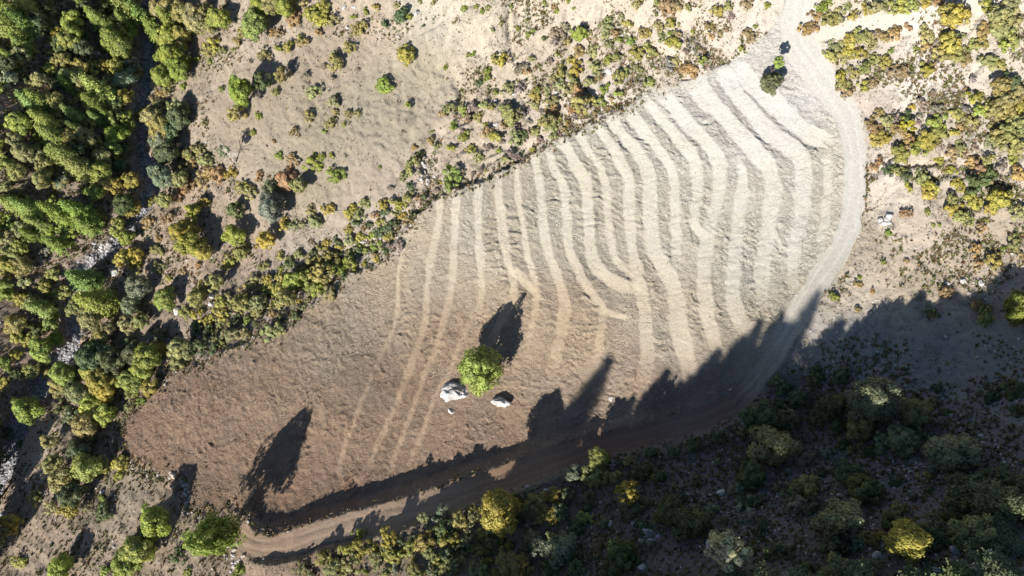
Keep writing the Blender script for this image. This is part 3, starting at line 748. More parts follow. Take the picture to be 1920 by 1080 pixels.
# survey of the plants, sheet by sheet: each sheet's corner, then kind: centre and radius in third-pixels
VEG = []
def sheet_list(ox, oy, d):
    for ty, s in d.items():
        for it in s.split():
            a = it.split(',')
            tall = float(a[3]) if len(a) > 3 else None
            VEG.append((ox+float(a[0])/3, oy+float(a[1])/3, float(a[2])/3, ty, tall))
sheet_list(0, 0, {
 'P': '560,120,60 690,30,70 700,120,40 790,90,60 870,170,55 560,510,75 540,590,55 170,570,50 360,870,60 250,680,55 290,760,60 440,940,65 150,40,60 40,140,70 120,130,60 940,110,50 215,560,50 410,640,45 330,880,50 30,40,60',
 'G': '620,220,70 680,270,70 400,110,60 400,170,60 370,220,60 960,300,75 1000,380,60 900,420,60 1430,130,75 1460,20,60 1600,30,60 930,200,60 1350,500,72,3 1220,100,65 500,560,50 650,750,60 700,190,50 100,690,60 560,960,60 20,920,50 640,660,50',
 'O': '940,40,60 880,40,50 1000,60,60 1090,90,70 1140,60,50 1440,60,50 1520,20,60 1680,10,40 1170,150,50 280,290,40 340,330,50 1320,640,48 1580,420,48 1480,310,36 1690,215,22 1885,350,42 1880,310,28 1765,510,38 1880,570,34 1855,690,30 1550,515,22 1150,685,24 970,450,30 940,500,25 990,600,52 880,590,40 850,650,56 900,720,66 1060,860,40 1120,840,35 1150,900,45 1010,1000,50 1030,960,40 1680,1040,50 1400,1070,40 1170,290,35 1245,285,25 1360,180,30 1860,110,40 390,420,55 460,480,50 300,560,55 470,760,55 380,760,50 120,850,60 200,870,50 90,960,55 230,1000,60 580,1040,50 340,1020,45 70,780,50 560,880,55 520,800,45',
 'D': '1465,450,52 1000,660,60 960,730,50 930,860,70 1520,1060,50 340,250,50 450,260,55 310,470,45 420,830,50 640,560,50 210,120,60 250,40,50 480,50,50 570,40,45 440,200,45 660,920,45 700,840,45 620,460,50 110,420,45 30,360,50',
 'Y': '1010,190,52 440,370,50 500,370,40 300,210,40 270,380,40 580,370,45 520,400,40 800,640,42 500,690,42 1620,260,32 190,650,50 1295,975,38 1360,1050,40 1190,250,38 1750,70,45 1800,100,45 1820,30,38 880,680,48 80,360,40 640,1040,50',
 'A': '1695,240,34 1735,650,33 1885,630,20 1645,740,24 1640,900,34 1540,795,14 900,520,34 865,550,24 1080,920,30 1160,960,38 1220,985,45 1140,1020,34 1050,1050,38 1455,995,30 1610,1010,58 1335,235,28 1530,190,25 1570,180,25 1650,100,40 1790,180,24 1055,360,30 765,400,45 150,730,30',
 'S': '900,800,60 900,980,70 690,440,60 340,1000,45 50,440,50 740,360,45',
 'K': '1560,270,24 1420,745,22 1455,650,18 1245,500,18 1025,485,18 1565,875,24 1810,880,24 1865,875,17 1820,740,14 1310,280,14 1180,345,18 1105,335,18 1890,990,40 1760,920,42',
 'B': '1720,420,20 1820,375,17 1870,435,18 1410,345,14 1500,820,8 1640,495,7'})
sheet_list(640, 0, {
 'K': '135,60,22 70,95,20 380,90,20 375,588,20 585,380,17 15,700,15 715,310,14 743,303,14 690,50,20 760,35,15 790,60,15 960,35,15 995,160,14 1050,190,16 1080,170,14 1045,110,12 1140,15,15 1215,60,16 1310,45,14 1275,5,14 818,400,22 818,440,22 870,520,20 1100,500,20 630,710,25 690,770,25 620,830,25 730,840,25 605,940,15 600,1050,35 215,940,10 510,740,12 1215,305,12 1560,220,18 1500,330,25 1460,575,28',
 'O': '100,160,42 45,270,28 310,30,20 40,640,24 90,635,20 820,45,15 900,130,14 850,170,14 520,10,18 440,8,14 1275,230,30 1575,100,22 1490,150,35 1510,110,25 1660,15,40 1480,200,30 1400,185,20 1790,20,30 1790,150,30 1805,210,25 1890,190,25 1740,280,40 1500,250,25 1425,280,35 1240,400,40 1200,430,35 1230,470,35 1300,440,40 1300,490,35 1340,580,52 1400,560,35 1395,460,35 1440,410,30 1420,370,35 1560,430,35 1600,400,25 1890,340,30 1070,330,18 860,330,30 930,500,35 950,480,25 1090,590,32 600,610,34 770,650,25 800,590,25 845,600,25 935,620,48 960,660,48 1180,570,40 1150,680,52 1180,720,45 1100,740,35 985,770,44 770,890,30 540,825,25 440,865,25 400,910,42 380,960,34 345,990,34',
 'D': '245,135,24 335,80,48 460,145,12 1140,215,17 775,470,20 385,1050,25 1020,760,30 1000,800,24',
 'Y': '195,40,22 360,305,46 1610,130,32 1860,130,35 1730,180,25 1865,240,40 1660,300,40 1300,340,30 1325,385,40 905,330,36 1095,540,30 860,770,36',
 'G': '240,480,44 1335,185,46,2.6 1625,230,28 1560,525,28 685,620,34 630,990,44',
 'A': '1200,40,18 1540,180,28 1840,30,56 1890,30,34 1700,190,38 1340,290,34 1330,520,38 1300,610,28 1450,440,24 1040,400,28 570,640,24 1190,620,38 810,740,34 500,790,24 410,830,20',
 'B': '95,390,11 345,740,11 675,415,8 1225,190,40 1260,150,28 1200,230,28 1845,360,36 1170,340,18 1010,390,36 990,380,28 1010,490,36 740,600,40 720,660,36 1000,640,36 740,980,20 275,1060,18 980,885,24 1240,715,18 1310,650,22'})
sheet_list(1280, 0, {
 'Y': '190,60,34 960,88,30 1040,50,30 1220,30,45 1370,15,35 1530,85,66 1480,100,30 1725,35,38 1690,235,40 1510,240,62 940,230,40 950,290,38 1010,300,32 1140,345,40 1375,385,40 890,430,38 1020,480,34 1790,360,34 1650,555,48 1530,745,28 1440,750,56 1390,790,56 1330,830,48 1230,860,52 1100,780,54 1140,770,34 1890,590,50 1390,1050,48',
 'O': '30,40,25 260,30,30 830,110,45 870,80,38 920,40,30 1100,40,48 1160,30,40 1290,20,40 1790,90,60 1850,40,60 1880,120,50 1830,150,50 1790,170,58 1860,220,50 1640,250,40 1540,210,48 1470,290,46 1540,290,56 1380,190,42 1010,200,45 1060,230,40 860,260,40 900,300,48 830,310,40 1080,330,30 960,410,40 1030,380,48 900,470,40 1690,340,30 1740,350,48 1630,680,40 1150,680,40 1560,830,40 1720,900,35 1800,480,60 1880,520,60 1830,560,60 1800,620,60 1880,700,60 1800,760,60 1760,780,50 1850,800,60 1900,830,50 1350,1000,52 1740,600,40',
 'G': '790,40,48 1700,620,48 1440,690,50',
 'D': '1850,460,58 1260,660,38 1160,960,30 1260,990,38 1650,1040,48 1700,1010,46 1740,980,38',
 'A': '360,20,34 380,200,36 150,155,28 30,390,42 60,420,28 770,90,48 1440,10,30 700,165,34 740,155,28 1585,60,38 1700,160,46 1590,330,38 1370,250,34 1100,190,28 1140,210,34 1200,185,38 1270,155,26 1215,400,46 1070,465,28 920,510,38 1260,760,46 1290,800,42 1080,720,38 1060,690,28 1100,630,28 1530,860,46 1640,910,46 1680,940,38 1890,980,48 1790,470,28 1080,940,28 1770,1050,38',
 'K': '475,30,19 110,335,26 330,275,18 55,180,13 410,148,13 1820,260,38 1315,275,20 1175,285,20 1480,960,15',
 'B': '20,290,18 1200,660,36 1440,610,36 1350,590,36 1800,930,36 1340,640,26'})
sheet_list(0, 360, {
 'P': '330,120,62,4.2 450,110,62,4.2 140,80,55 310,285,45 230,650,55 540,620,80,3.6 470,490,66 60,60,50 200,170,45',
 'G': '110,300,50 20,570,45 20,960,40 230,880,68 285,750,48 660,190,50 700,250,50 1315,240,62 920,600,66 1650,500,56 1730,490,56 1780,540,46 820,930,76 790,990,60 340,1020,66 730,1060,60',
 'O': '110,200,50 30,250,50 110,410,58 300,460,40 170,620,50 80,740,58 350,560,50 920,40,48 850,50,30 890,330,38 1650,190,28 1770,160,46 1750,100,28 1700,180,24 1680,350,28 1580,360,24 1480,420,28 890,430,28 1350,330,46 1100,590,56 1200,510,48 1130,540,38 1280,590,28 1350,620,56 1450,620,48 1440,680,38 1380,540,38 1430,500,38 1600,600,56 1700,430,38 1800,450,56 1850,370,48 1840,570,42 1050,670,42 710,740,52 790,720,48 600,770,48 500,700,72 420,650,52 560,820,56 1010,880,60 1000,970,48 1290,800,42 1370,800,42 1240,840,32 1510,790,42 1560,770,36 250,1000,38 130,500,40',
 'Y': '40,400,58 240,530,42 120,600,48 90,810,42 735,90,48 690,370,48 760,350,48 760,420,34 1030,220,72 1060,290,76 1130,330,56 1080,110,52 1140,60,42 1490,265,52 1600,180,38 1840,100,34 1830,290,24 1300,380,34 1270,410,28 950,485,20 1240,620,42 1550,540,46 1110,690,34 880,890,46 500,1010,56 560,1060,76',
 'D': '690,60,58 1320,100,48 1160,780,38 1660,700,28 520,920,84 640,950,66 740,900,58 720,850,44 410,1060,48 1100,760,40 1200,880,34 900,800,40',
 'S': '250,340,34 1520,80,86,2.2 770,530,66 730,640,56',
 'A': '825,170,28 750,235,28 890,260,24 940,150,34 1000,20,38 1110,415,18 1025,445,24 1540,690,34',
 'K': '1890,430,46',
 'B': '1750,290,20 560,400,24 480,780,30'})
sheet_list(640, 360, {
 'Y': '40,120,34 65,90,24 230,75,34 335,75,26 45,210,20 110,250,34',
 'O': '100,130,30 130,60,30 285,245,32 315,100,20', 'A': '130,200,24 190,135,24', 'K': '215,285,18 50,400,46 130,400,20',
 'B': '330,300,28 370,190,18', 'D': '90,330,24'})
sheet_list(1280, 360, {
 'Y': '1380,10,46 1640,50,56 1530,95,46 1790,40,66 1740,95,38 1755,385,46',
 'O': '1520,50,45 1590,145,48 1890,115,48 1880,300,38 1705,700,60', 'D': '1840,70,30 1400,680,34 900,1030,58 760,1040,44 530,1065,48',
 'K': '1380,110,19 1160,230,22 1410,185,14 1445,185,14 1715,160,15 1805,318,17 1128,393,16 995,480,14 855,590,26',
 'A': '1680,200,28 1650,325,38 1665,405,26 1905,360,20 985,520,24 985,660,20 1260,390,14 1070,560,14 1475,560,32 1665,645,46'})
sheet_list(0, 720, {
 'G': '140,135,72 520,120,66 590,170,58 480,470,84 860,770,86,2.4 770,930,86 700,1010,76 330,1040,68',
 'D': '340,130,38 440,370,66 500,330,48 400,620,66 580,720,48 1000,970,38 30,280,40 110,340,24',
 'S': '400,170,48', 'O': '440,50,66 330,10,56 740,60,38 720,130,24 480,240,76 270,320,48 290,450,56 350,540,76 590,440,38 600,480,28 280,690,34 480,690,28 830,840,56 190,640,36 1690,1040,38 1870,1040,56',
 'Y': '590,40,58 840,20,48 670,450,46 665,510,28 380,700,56 100,1005,38 40,800,56 1820,980,46',
 'K': '790,100,28 570,640,20 590,1050,28 1340,1050,38 1050,1065,20'})
sheet_list(640, 720, {
 'G': '1450,430,70 1380,760,48', 'S': '1310,510,56 1240,930,92 560,740,48 1100,920,56',
 'O': '1420,530,56 1090,670,66 660,770,56 740,760,38 960,1030,84 1070,880,56 420,1060,56 500,970,38 200,1000,40 640,1030,50 790,940,45 780,1050,55 60,1010,50',
 'Y': '1190,620,42 1190,750,38 270,860,46 110,920,46 470,890,56 600,890,48 290,970,52 370,940,46 920,920,38 540,1000,40 180,930,34 20,930,36',
 'A': '1450,920,46', 'D': '1280,640,46 1580,960,92 1700,500,56 1790,530,48 1750,390,38 1870,380,46 1850,720,84 1660,700,60 860,900,50 1320,820,60 1000,760,50 1390,660,55 1240,740,50 720,880,45 1520,1050,60 1320,1050,60 1180,1050,50'})
sheet_list(1280, 720, {
 'S': '1240,320,86 1340,280,56 1130,340,56 360,750,56',
 'O': '1320,160,86 520,350,112 1000,240,76 870,1040,76 700,590,66 1650,850,110',
 'D': '440,190,94 600,200,66 390,520,86 850,120,76 1030,600,100 960,520,80 1620,590,96 1850,560,96 1540,720,86 1830,720,66 1400,830,84 1180,790,76 860,920,76 50,780,104 450,820,48 340,680,48 1870,30,66 1730,60,56 1900,150,48 560,20,48 900,340,48 200,310,48 60,340,48 680,1060,56 880,250,50 620,640,50 740,700,50 560,940,60 500,960,50 1480,900,60 760,200,50 1450,20,40 1200,560,40',
 'A': '1060,880,56 580,580,38', 'B': '640,690,70 720,430,52 1900,270,30'})
for v in VEG: plant(*v)

# tall trees on the near bank of the lower stream, just outside the picture, whose shade reaches the bed
for (tx, ty_, tr) in [(-45,800,30),(-40,870,32),(-55,940,34),(-30,1010,30),(-75,1060,34),(-90,900,34)]:
    plant(tx, ty_, tr, 'D', 3.6, 'tall dark tree on the bank of the lower stream bed', 'tree')
# the trees one can name
plant(896, 692, 42, 'G', 2.95, 'lone bright green round tree beside the big white boulder', 'tree', P_TAPER)
plant(392, 1006, 42, 'G', 4.1, 'tall green tree at the bend where the dirt road ends', 'tree', P_TAPER)
plant(1447, 154, 19, 'D', 2.6, 'dense dark green tree on the pale upper terrace bank', 'tree')
X0, Y0, Z0 = ground(1461, 118, 4.6)
_lb = 'slim small tree with bare stem behind the dense upper bank tree'
tree_parts('broadleaf_tree', (X0, Y0, Z0), 1.05, 5.6, P_MID[1], P_TB[1], jitter_hue(HUE['G']), 4.6, 1.1, _lb, _lb)
plant(936, 961, 39, 'Y', 2.6, 'sunlit yellow green rounded tree beside the lower dirt road', 'tree')
plant(1180, 924, 20, 'Y', 5.2, 'small yellow green tree catching sun in the shaded slope', 'tree')
plant(1643, 748, 40, 'S', 3.6, 'grey green tree with sunlit tip just below the road bend', 'tree')
plant(1796, 850, 40, 'S', 3.4, 'grey green tree with faintly lit edge on the stony shaded slope', 'tree')
plant(1578, 972, 34, 'S', 4.6, 'grey green tree with a pale sunlit top deep in the shade', 'tree')
plant(1703, 1010, 34, 'Y', 5.2, 'golden yellow sunlit tree deep in the shaded slope', 'tree')
plant(1913, 574, 29, 'K', 2.6, 'vivid green round tree at the rim of the shaded slope', 'tree')
plant(1700, 233, 14, 'Y', 2.0, 'brilliant lemon yellow bush among olive bushes on the pale hillside', 'shrub').color = (0.40, 0.36, 0.05, 1)
# tree with white stem, its leaves painted pale for blown-out sunlight
def special_tree(px, py, r, tall, crown, trunk, hue, label):
    X0, Y0, Z0 = ground(px, py); R = r*project(X0, Y0, Z0)[2]/FPX; h = tall*R
    X0, Y0, Z0 = ground(px, py, 0.58*h)
    return tree_parts('broadleaf_tree', (X0, Y0, Z0), R*1.15, h, crown, trunk, (*hue, 1), 0.6*h, 0.42*h, label, label)
special_tree(1368, 1034, 32, 5.6, P_MID[2], P_TW, HUE['C'], 'white stemmed tree with sunlight painted into its pale leaves')
# leafless trees
def bare(name, px, py, h, me, label, leaf=None):
    X0, Y0, Z0 = ground(px, py)
    e = bpy.data.objects.new(name, None); COL.objects.link(e); e.location = (X0, Y0, Z0)
    e['label'] = label; e['category'] = 'tree' if 'tree' in name else 'shrub'
    b = link('branches', me, e); b.scale = (h, h, h)
    if leaf: c = link('crown', P_THIN[0], e); c.scale = (leaf, leaf, h*0.3); c.location = (0, 0, h*0.68); c.color = (*HUE['S'], 1)
bare('bare_tree', 442, 304, 7.0, P_BARE[0], 'half bare thin tree with long shadow on the meadow', 1.3)
bare('bare_shrub', 1478, 1076, 3.6, P_BARE[1], 'leafless pale twiggy bush in the shaded scrub')
bare('bare_shrub', 1447, 1090, 3.0, P_BARE[1], 'leafless grey bush of many stems beside a small green bush')

# further scrub between the surveyed plants
def scatter(poly, n, types, rmin, rmax, sep, seed):
    R = random.Random(seed); xs = [p[0] for p in poly]; ys = [p[1] for p in poly]; done = 0; tries = 0
    while done < n and tries < n*40:
        tries += 1
        px = R.uniform(min(xs), max(xs)); py = R.uniform(min(ys), max(ys))
        if not inside(np.array([px]), np.array([py]), poly)[0]: continue
        r = R.uniform(rmin, rmax)
        if any((px-a)**2+(py-b)**2 < ((r+c)*sep)**2 for a, b, c in placed): continue
        if poly_dist(np.array([px]), np.array([py]), STREAM)[0][0] < 13: continue
        plant(px, py, r, R.choice(types)); done += 1
scatter([(-20,-20),(245,-20),(240,280),(250,330),(225,410),(140,440),(60,480),(-20,560)], 60, 'PGOGOYP', 9, 18, 0.58, 1)
scatter([(-20,470),(60,490),(110,520),(100,660),(40,740),(-20,800)], 12, 'GODY', 8, 15, 0.7, 2)
scatter([(880,960),(1200,850),(1480,740),(1920,760),(1920,1080),(700,1080)], 70, 'DDODS', 7, 18, 0.66, 3)
scatter([(1640,180),(1920,130),(1920,420),(1700,400),(1640,300)], 22, 'OYAB', 6, 12, 0.75, 4)
scatter([(850,240),(1000,170),(1180,60),(1400,20),(1420,70),(1300,130),(1150,190),(1000,280),(860,330)], 30, 'OBAKB', 4, 9, 0.8, 5)
scatter([(560,1080),(620,1010),(880,940),(940,1000),(1000,1080)], 22, 'YOKOD', 7, 13, 0.7, 6)
scatter([(320,700),(540,560),(740,440),(780,350),(640,430),(420,560)], 44, 'OYODGD', 6, 13, 0.7, 7)

scatter([(330,690),(430,640),(540,600),(610,540),(740,468),(800,368),(1000,285),(1180,185),(1180,165),(1000,262),(800,340),(730,440),(600,515),(530,580),(420,625),(320,675)], 60, 'OBYDBA', 3, 8, 0.6, 8)

# ridge trees that stand south of the frame and shape the long shade
def ridge_tree(tipx, tipy, h, R, ty):
    X0, Y0, Z0 = ground(tipx, tipy)
    # walk back towards the sun until the ridge stands h metres under the ray
    best = None
    for s in np.arange(30, 150, 0.5):
        xx = X0-SDX*s; yy = Y0-SDY*s; gz = float(Z(xx, yy)[0]); rz = Z0+s*math.tan(SUN_EL)
        q = project(xx, yy, gz+h)
        if q[1] < 1150 and -60 < q[0] < 1980: continue
        if rz-gz < h and (best is None or True):
            best = (xx, yy, gz, max(rz-gz, 3.0)); break
        if best is None or abs(rz-gz-h) < abs(best[3]-h): best = (xx, yy, gz, rz-gz)
    xx, yy, gz, hh = best
    hh = min(hh, h*1.5)
    lb = 'tall dark pine on the wooded ridge above the shaded slope'
    tree_parts('pine_tree', (xx, yy, gz), R, hh, random.choice(P_PINE), P_TP, jitter_hue(HUE['D']), 0, hh, lb, 'pines along the wooded ridge')
for (tx, ty_, h, R) in [(1148,668,13,3.4),(1118,712,12,3.0),(1085,752,11,3.2),(1255,692,12,2.6),(1232,718,11,2.6),(1190,742,9,2.6),(1322,688,9,2.6),(1352,655,9,2.6),(1395,632,9,2.8),(1430,598,10,2.6),(1470,585,10,2.6),
    (1538,545,10,2.4),(1580,600,8,2.8),(1640,590,9,2.8),(1690,570,10,2.8),(1740,588,9,2.8),(1790,575,10,2.8),(1850,590,9,2.8),(1895,500,13,3.0),(1960,540,10,3),(1010,822,8,2.6),(1045,800,8,2.6),(970,872,8,2.4),(1280,715,8,2.4),(1610,602,9,2.5),(1820,600,8,2.5),(1500,612,8,2.0)]:
    ridge_tree(tx, ty_, h, R, 'D')

# ------------------------------------------------------------------ rocks
def rock_mesh(seed, sub, rough, cuts, mat, name='rock'):
    import bmesh
    R = np.random.default_rng(seed); bm = bmesh.new(); bmesh.ops.create_icosphere(bm, subdivisions=sub, radius=1)
    V = np.array([v.co[:] for v in bm.verts]); F = np.array([[v.index for v in f.verts] for f in bm.faces]); bm.free()
    for _ in range(cuts):
        n = unit(R, 1)[0]; n[2] = abs(n[2]); d = R.uniform(0.55, 0.85); k = V@n-d; V = V-np.where(k > 0, k, 0)[:, None]*n*0.92
    o = seed*3.1
    nz = (vnoise(V[:, 0]*1.7+o, V[:, 1]*1.7+V[:, 2]*1.1, 0)-0.5)+0.5*(vnoise(V[:, 0]*4+o, V[:, 1]*4-V[:, 2]*3, 1)-0.5)+0.3*(vnoise(V[:, 0]*9-V[:, 2]*7+o, V[:, 1]*9, 2)-0.5)
    V = V*(1+rough*nz)[:, None]
    return np_mesh(name, V, F, mat, False)
ROCKS = [rock_mesh(200+i, 2, 0.5, 7, M_LIME) for i in range(5)]
ROCKS_G = [rock_mesh(220+i, 2, 0.55, 6, M_GREY) for i in range(5)]
ROCKS_T = [rock_mesh(240+i, 2, 0.5, 6, M_TAN) for i in range(3)]
def rock(px, py, r, pool, label, sx=1.0, sy=1.0, h=0.6, group=None, rot=None, name='rock'):
    X0, Y0, Z0 = ground(px, py); R = r*project(X0, Y0, Z0)[2]/FPX
    o = link(name, random.choice(pool) if isinstance(pool, list) else pool)
    o.scale = (R*sx, R*sy, R*h); o.location = (X0, Y0, Z0+R*h*0.25); o.rotation_euler = (0, 0, random.uniform(0, 6.28) if rot is None else rot)
    o['label'] = label; o['category'] = 'rock'
    if group: o['group'] = group
    return o
big = rock_mesh(301, 4, 0.55, 9, M_LIME, 'boulder'); big2 = rock_mesh(304, 4, 0.55, 8, M_LIME, 'boulder')
rock(850, 737, 29, big, 'biggest white limestone boulder beside the lone field tree', 1.1, 0.66, 0.46, rot=0.22, name='boulder')
rock(939, 753, 18, big2, 'white limestone boulder with pointed shadow beside the lone tree', 1.0, 0.62, 0.95, rot=0.3, name='boulder')
rock(846, 772, 6, ROCKS, 'small white stone just below the biggest boulder', 0.8, 1.1, 0.6)
rock(1145, 748, 5, ROCKS, 'single pale stone at the edge of the field shade')
# stones in the shade by the lower road and the shaded slope outcrops
for ox, oy, s, lab in [
  (640, 720, '1045,590,26 1150,600,18', 'pale blocky rock under the bushes beside the lower dirt road'),
  (640, 720, '1720,840,42 1510,790,24 1740,890,30 1640,790,18 1690,1030,22 1780,860,20 1690,880,16', 'pale outcrop rock among dark bushes of the shaded slope'),
  (1280, 720, '215,615,34', 'pale pitted rock alone between dark bushes in the shade'),
  (1280, 720, '150,910,34 1090,970,34 1085,1060,42 1420,1060,46 1130,565,18 880,630,18 720,650,20', 'grey rock lying between dark bushes on the shaded slope'),
  (1280, 720, '1530,940,46 1620,950,40 1740,970,42 1690,1075,80 1890,890,46 1800,1060,50 1560,900,26 1900,960,36', 'grey limestone slab in the ledge at the foot of the shade'),
  (1280, 360, '1580,505,24 1490,515,20 1680,515,20', 'pale flat stone in the dry turf at the edge of shade'),
  (1280, 360, '745,670,11 1655,930,14 1480,815,13 870,790,11 640,580,9 720,780,9', 'small pale stone beside the shaded road bend'),
  (1280, 720, '430,265,11 1270,650,20 60,455,13 1800,250,12 1160,490,14 1190,590,14 940,445,11 890,415,10 1680,290,15 1760,320,14 810,575,14 785,600,11 1260,520,11 1330,630,12 1740,60,8 1690,330,12 640,520,12 670,520,10 1450,660,12 1800,800,14 1840,830,12', 'small pale stone on bare ground of the shaded slope'),
  (0, 0, '950,780,18 900,930,20 925,655,16 1160,800,11 850,615,11', 'pale rock under the trees at the stream bank'),
  (0, 360, '850,15,32 1000,670,28 640,450,32 1190,580,24 1185,630,18 430,430,18', 'pale rock slab in the scrub belt above the stream bed'),
  (640, 0, '425,75,22 35,155,14 70,40,16 15,45,16 690,800,9 870,700,18 970,525,17 1500,400,26 1210,520,14 865,570,14 830,700,12', 'pale rock breaking through the scrub slope'),
  (0, 720, '580,605,18 60,490,14 930,5,14 650,625,9 20,730,16 640,915,10 890,1000,9', 'pale rock on the stony bank near the stream bed')]:
    for it in s.split():
        a = [float(q) for q in it.split(',')]
        rock(ox+a[0]/3, oy+a[1]/3, a[2]/3, ROCKS if oy+a[1]/3 < 700 or random.random() < 0.4 else ROCKS_G, lab, random.uniform(0.8, 1.2), random.uniform(0.6, 0.95), random.uniform(0.4, 0.8), lab)
# heaps
def heap(px, py, n, spread, r0, r1, pool, lab, elong=(1, 1)):
    for k in range(n):
        rock(px+random.gauss(0, spread*elong[0]), py+random.gauss(0, spread*elong[1]), random.uniform(r0, r1), pool, lab, 1, random.uniform(0.7, 1), random.uniform(0.6, 1), lab)
heap(1662, 412, 9, 8, 3, 8, ROCKS, 'white stone of the heap on the open slope by the road', (1.2, 0.5))
heap(348, 925, 26, 11, 1.8, 4, ROCKS_T+ROCKS, 'broken stone in the heap at the lower field corner', (0.6, 1.4))
heap(326, 890, 6, 5, 2.5, 6, ROCKS_T, 'tan stone on the lower edge of the field', (1.6, 0.6))
heap(440, 1045, 26, 9, 1.8, 4.5, ROCKS_T+ROCKS, 'broken stone in the heap below the end of the dirt road', (0.9, 1.2))
heap(1182, 588, 22, 9, 1.0, 2.6, ROCKS_T, 'rubble stone in the stony patch of the terraces', (0.9, 1.4))
heap(198, 465, 20, 10, 2, 6, ROCKS, 'white stone in the spill beside the stream bed', (1.5, 0.7))
heap(800, 325, 22, 10, 1.8, 5, ROCKS_T+ROCKS, 'pale block in the washed out gully head', (0.7, 1.4))
heap(700, 455, 26, 14, 1.8, 5, ROCKS_T+ROCKS, 'pale block along the gully beside the field', (1.5, 0.9))
# boulders of the stream bed
R_ = random.Random(5)
for k in range(150):
    p = R_.uniform(1, len(STREAM)-2); i = int(p); f = p-i
    px = STREAM[i][0]*(1-f)+STREAM[i+1][0]*f+R_.gauss(0, 9+max(0, p-25)*0.7); py = STREAM[i][1]*(1-f)+STREAM[i+1][1]*f+R_.gauss(0, 6)
    if py < -30 or px < -30 or py > 1090: continue
    rock(px, py, R_.uniform(1.6, 4.6), ROCKS_G+ROCKS, 'pale grey boulder lying in the dry stream bed', 1, R_.uniform(0.6, 1), R_.uniform(0.5, 0.9), 'boulders of the dry stream bed')

# ------------------------------------------------------------------ countless small things: stones, tufts
def stuff_points(n, dens, seed):
    R = np.random.default_rng(seed)
    ok_x = []; ok_y = []
    while sum(map(len, ok_x)) < n:
        xs = R.uniform(-112, 112, 60000); ys = R.uniform(-34, 94, 60000)
        d = mask_at(dens, xs, ys); k = R.random(60000) < d
        ok_x.append(xs[k]); ok_y.append(ys[k])
    return np.concatenate(ok_x)[:n], np.concatenate(ok_y)[:n], R
inframe = ((PX > -40) & (PX < 1960) & (PY > -40) & (PY < 1120)).astype(float)
lone = fbm(x*0.2, y*0.2, 3, 2)
import bmesh
bm = bmesh.new(); bmesh.ops.create_icosphere(bm, subdivisions=1, radius=1)
IV = np.array([v.co[:] for v in bm.verts]); IF = np.array([[v.index for v in f.verts] for f in bm.faces]); bm.free()
bm = bmesh.new(); bmesh.ops.create_icosphere(bm, subdivisions=1, radius=1); bm.free()
t = (1+5**0.5)/2
OV = np.array([(-1,t,0),(1,t,0),(-1,-t,0),(1,-t,0),(0,-1,t),(0,1,t),(0,-1,-t),(0,1,-t),(t,0,-1),(t,0,1),(-t,0,-1),(-t,0,1)])/1.9
OF = np.array([(0,11,5),(0,5,1),(0,1,7),(0,7,10),(0,10,11),(1,5,9),(5,11,4),(11,10,2),(10,7,6),(7,1,8),(3,9,4),(3,4,2),(3,2,6),(3,6,8),(3,8,9),(4,9,5),(2,4,11),(6,2,10),(8,6,7),(9,8,1)])
def stones(name, n, dens, s0, s1, seed, mat, label):
    xs, ys, R = stuff_points(n, dens, seed); zs = Z(xs, ys)
    s = s0*(s1/s0)**(R.random(n)**2.2)
    V = OV[None]*(1+0.35*(R.random((n, 12, 1))-0.5))*np.stack([s*R.uniform(.8, 1.3, n), s*R.uniform(.6, 1, n), s*R.uniform(.4, .8, n)], 1)[:, None, :]
    a = R.uniform(0, 6.28, n); c, sn = np.cos(a)[:, None], np.sin(a)[:, None]
    V = np.stack([V[..., 0]*c-V[..., 1]*sn, V[..., 0]*sn+V[..., 1]*c, V[..., 2]], -1)+np.stack([xs, ys, zs+0.1*s], 1)[:, None, :]
    F = OF[None]+(np.arange(n)*12)[:, None, None]
    link(name, np_mesh(name, V.reshape(-1, 3), F.reshape(-1, 3), mat), kind='stuff', label=label, category='stones')
sgul = inframe*(0.95*strm)*(1-fm)
stones('stream_gravel', 9000, np.clip(sgul, 0, 1), 0.09, 0.42, 41, M_GREY, 'loose grey stones filling the dry stream bed')
shade_side = sstep(600, 720, PY)*sstep(900, 1300, PX)*(1-fm)*notroad
hs = inframe*notroad*(1-fm)*(1-0.93*meadow)*(0.06+0.5*gul+0.8*shade_side*sstep(0.46, 0.58, lone)+0.25*sstep(0.55, 0.66, lone)*sstep(200, 500, PX) + 0.5*np.exp(-(sdF/12)**2))
stones('hillside_stones', 11000, np.clip(hs, 0, 1), 0.05, 0.24, 42, M_SAND, 'small pale stones strewn over the hillside')
fsn = inframe*fm*notroad*(0.10+0.9*sstep(0.56, 0.68, lone)*sstep(520, 640, PY)+0.5*np.exp(-((np.hypot(PX-1190, PY-620))/45)**2)+0.8*np.exp(-(sdF/8)**2)+0.6*lowroad*np.exp(-((rd-rw-14)/14)**2))
stones('field_clods', 12000, np.clip(fsn*(1-0.7*bank), 0, 1), 0.04, 0.13, 43, M_CLOD, 'clods and stones turned up in the field')
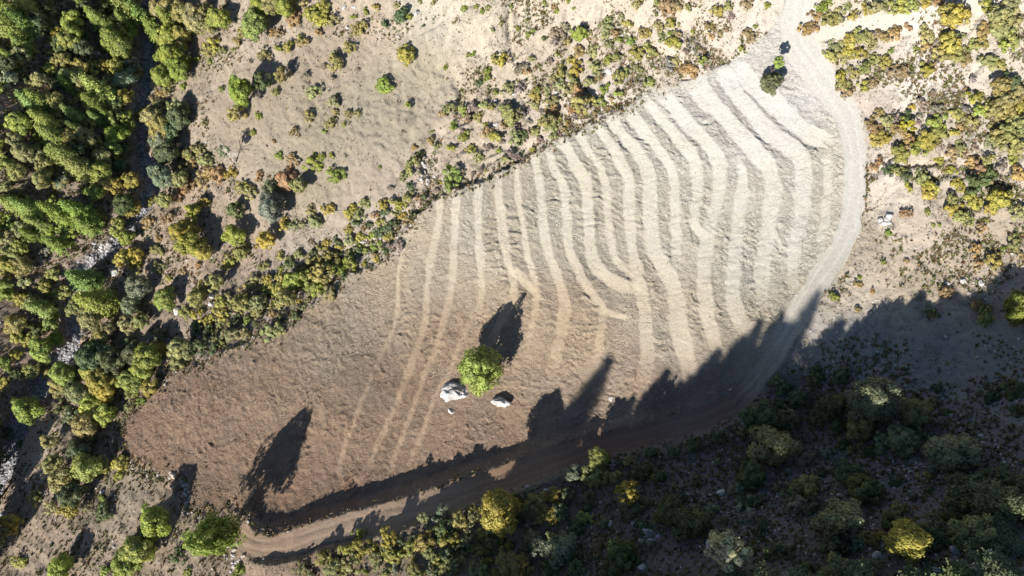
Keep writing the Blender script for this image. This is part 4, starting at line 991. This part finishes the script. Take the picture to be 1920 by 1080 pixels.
# dry herb tufts and cushions
def tufts(name, n, dens, s0, s1, seed, pal, label, blades=7):
    xs, ys, R = stuff_points(n, dens, seed); zs = Z(xs, ys)
    s = R.uniform(s0, s1, n)
    d = R.normal(size=(n, blades, 3)); d[..., 2] = np.abs(d[..., 2])+0.35; d /= np.linalg.norm(d, axis=-1, keepdims=True)
    side = np.cross(d, R.normal(size=(n, blades, 3))); side /= np.linalg.norm(side, axis=-1, keepdims=True)
    base_ = np.stack([xs, ys, zs-0.02], 1)[:, None, :]
    S = s[:, None, None]
    V = np.stack([base_+d*S*0.1-side*S*0.25, base_+d*S*0.15+side*S*0.25, base_+d*S*R.uniform(0.7, 1.2, (n, blades, 1))], 2).reshape(-1, 3)
    F = np.arange(n*blades*3).reshape(-1, 3)
    pal = np.array(pal); c = pal[R.integers(0, len(pal), n)]*R.uniform(0.75, 1.25, (n, 1))
    c = np.repeat(c, blades*3, 0)
    link(name, np_mesh(name, V, F, M_TUFT, False, {'tint': c}), kind='stuff', label=label, category='grass')
margin = sstep(1350, 1150, PX)*sstep(26, -2, sdF+24*(lone-0.5))*0.6
off = inframe*notroad*np.maximum(1-fm, margin)*(1-strm)*(1-0.8*t2)
tufts('dry_grass', 34000, np.clip(off*(1-0.75*meadow)*(0.15+0.85*turf), 0, 1), 0.14, 0.34, 51, [(0.34,0.29,0.20),(0.30,0.26,0.17),(0.25,0.21,0.14),(0.38,0.33,0.24)], 'thin dry grass over the hillside', 5)
scrubd = off*(1-0.95*meadow)*(0.5*np.exp(-(sdF/16)**2)*sstep(1350, 1150, PX)+sstep(0.52, 0.62, lone)*(0.25+0.35*upper) + 0.5*gul + 0.5*shade_side*sstep(0.45, 0.6, lone) + 0.10*sstep(380, 250, PX)+0.5*sstep(260, 220, PX)*sstep(560, 460, PY)+0.8*shade_side*sstep(700, 790, PY+0.25*(PX-1500)*0)+0.5*sstep(1560, 1660, PX)*sstep(560, 450, PY)*sstep(0.48, 0.58, lone))
tufts('low_scrub', 26000, np.clip(scrubd, 0, 1), 0.25, 0.55, 52, [(0.17,0.15,0.06),(0.14,0.13,0.05),(0.22,0.14,0.07),(0.18,0.13,0.09),(0.13,0.14,0.045)], 'low herbs and dwarf scrub between the bushes', 8)
print('plants', N_VEG, 'ground verts', x.size)
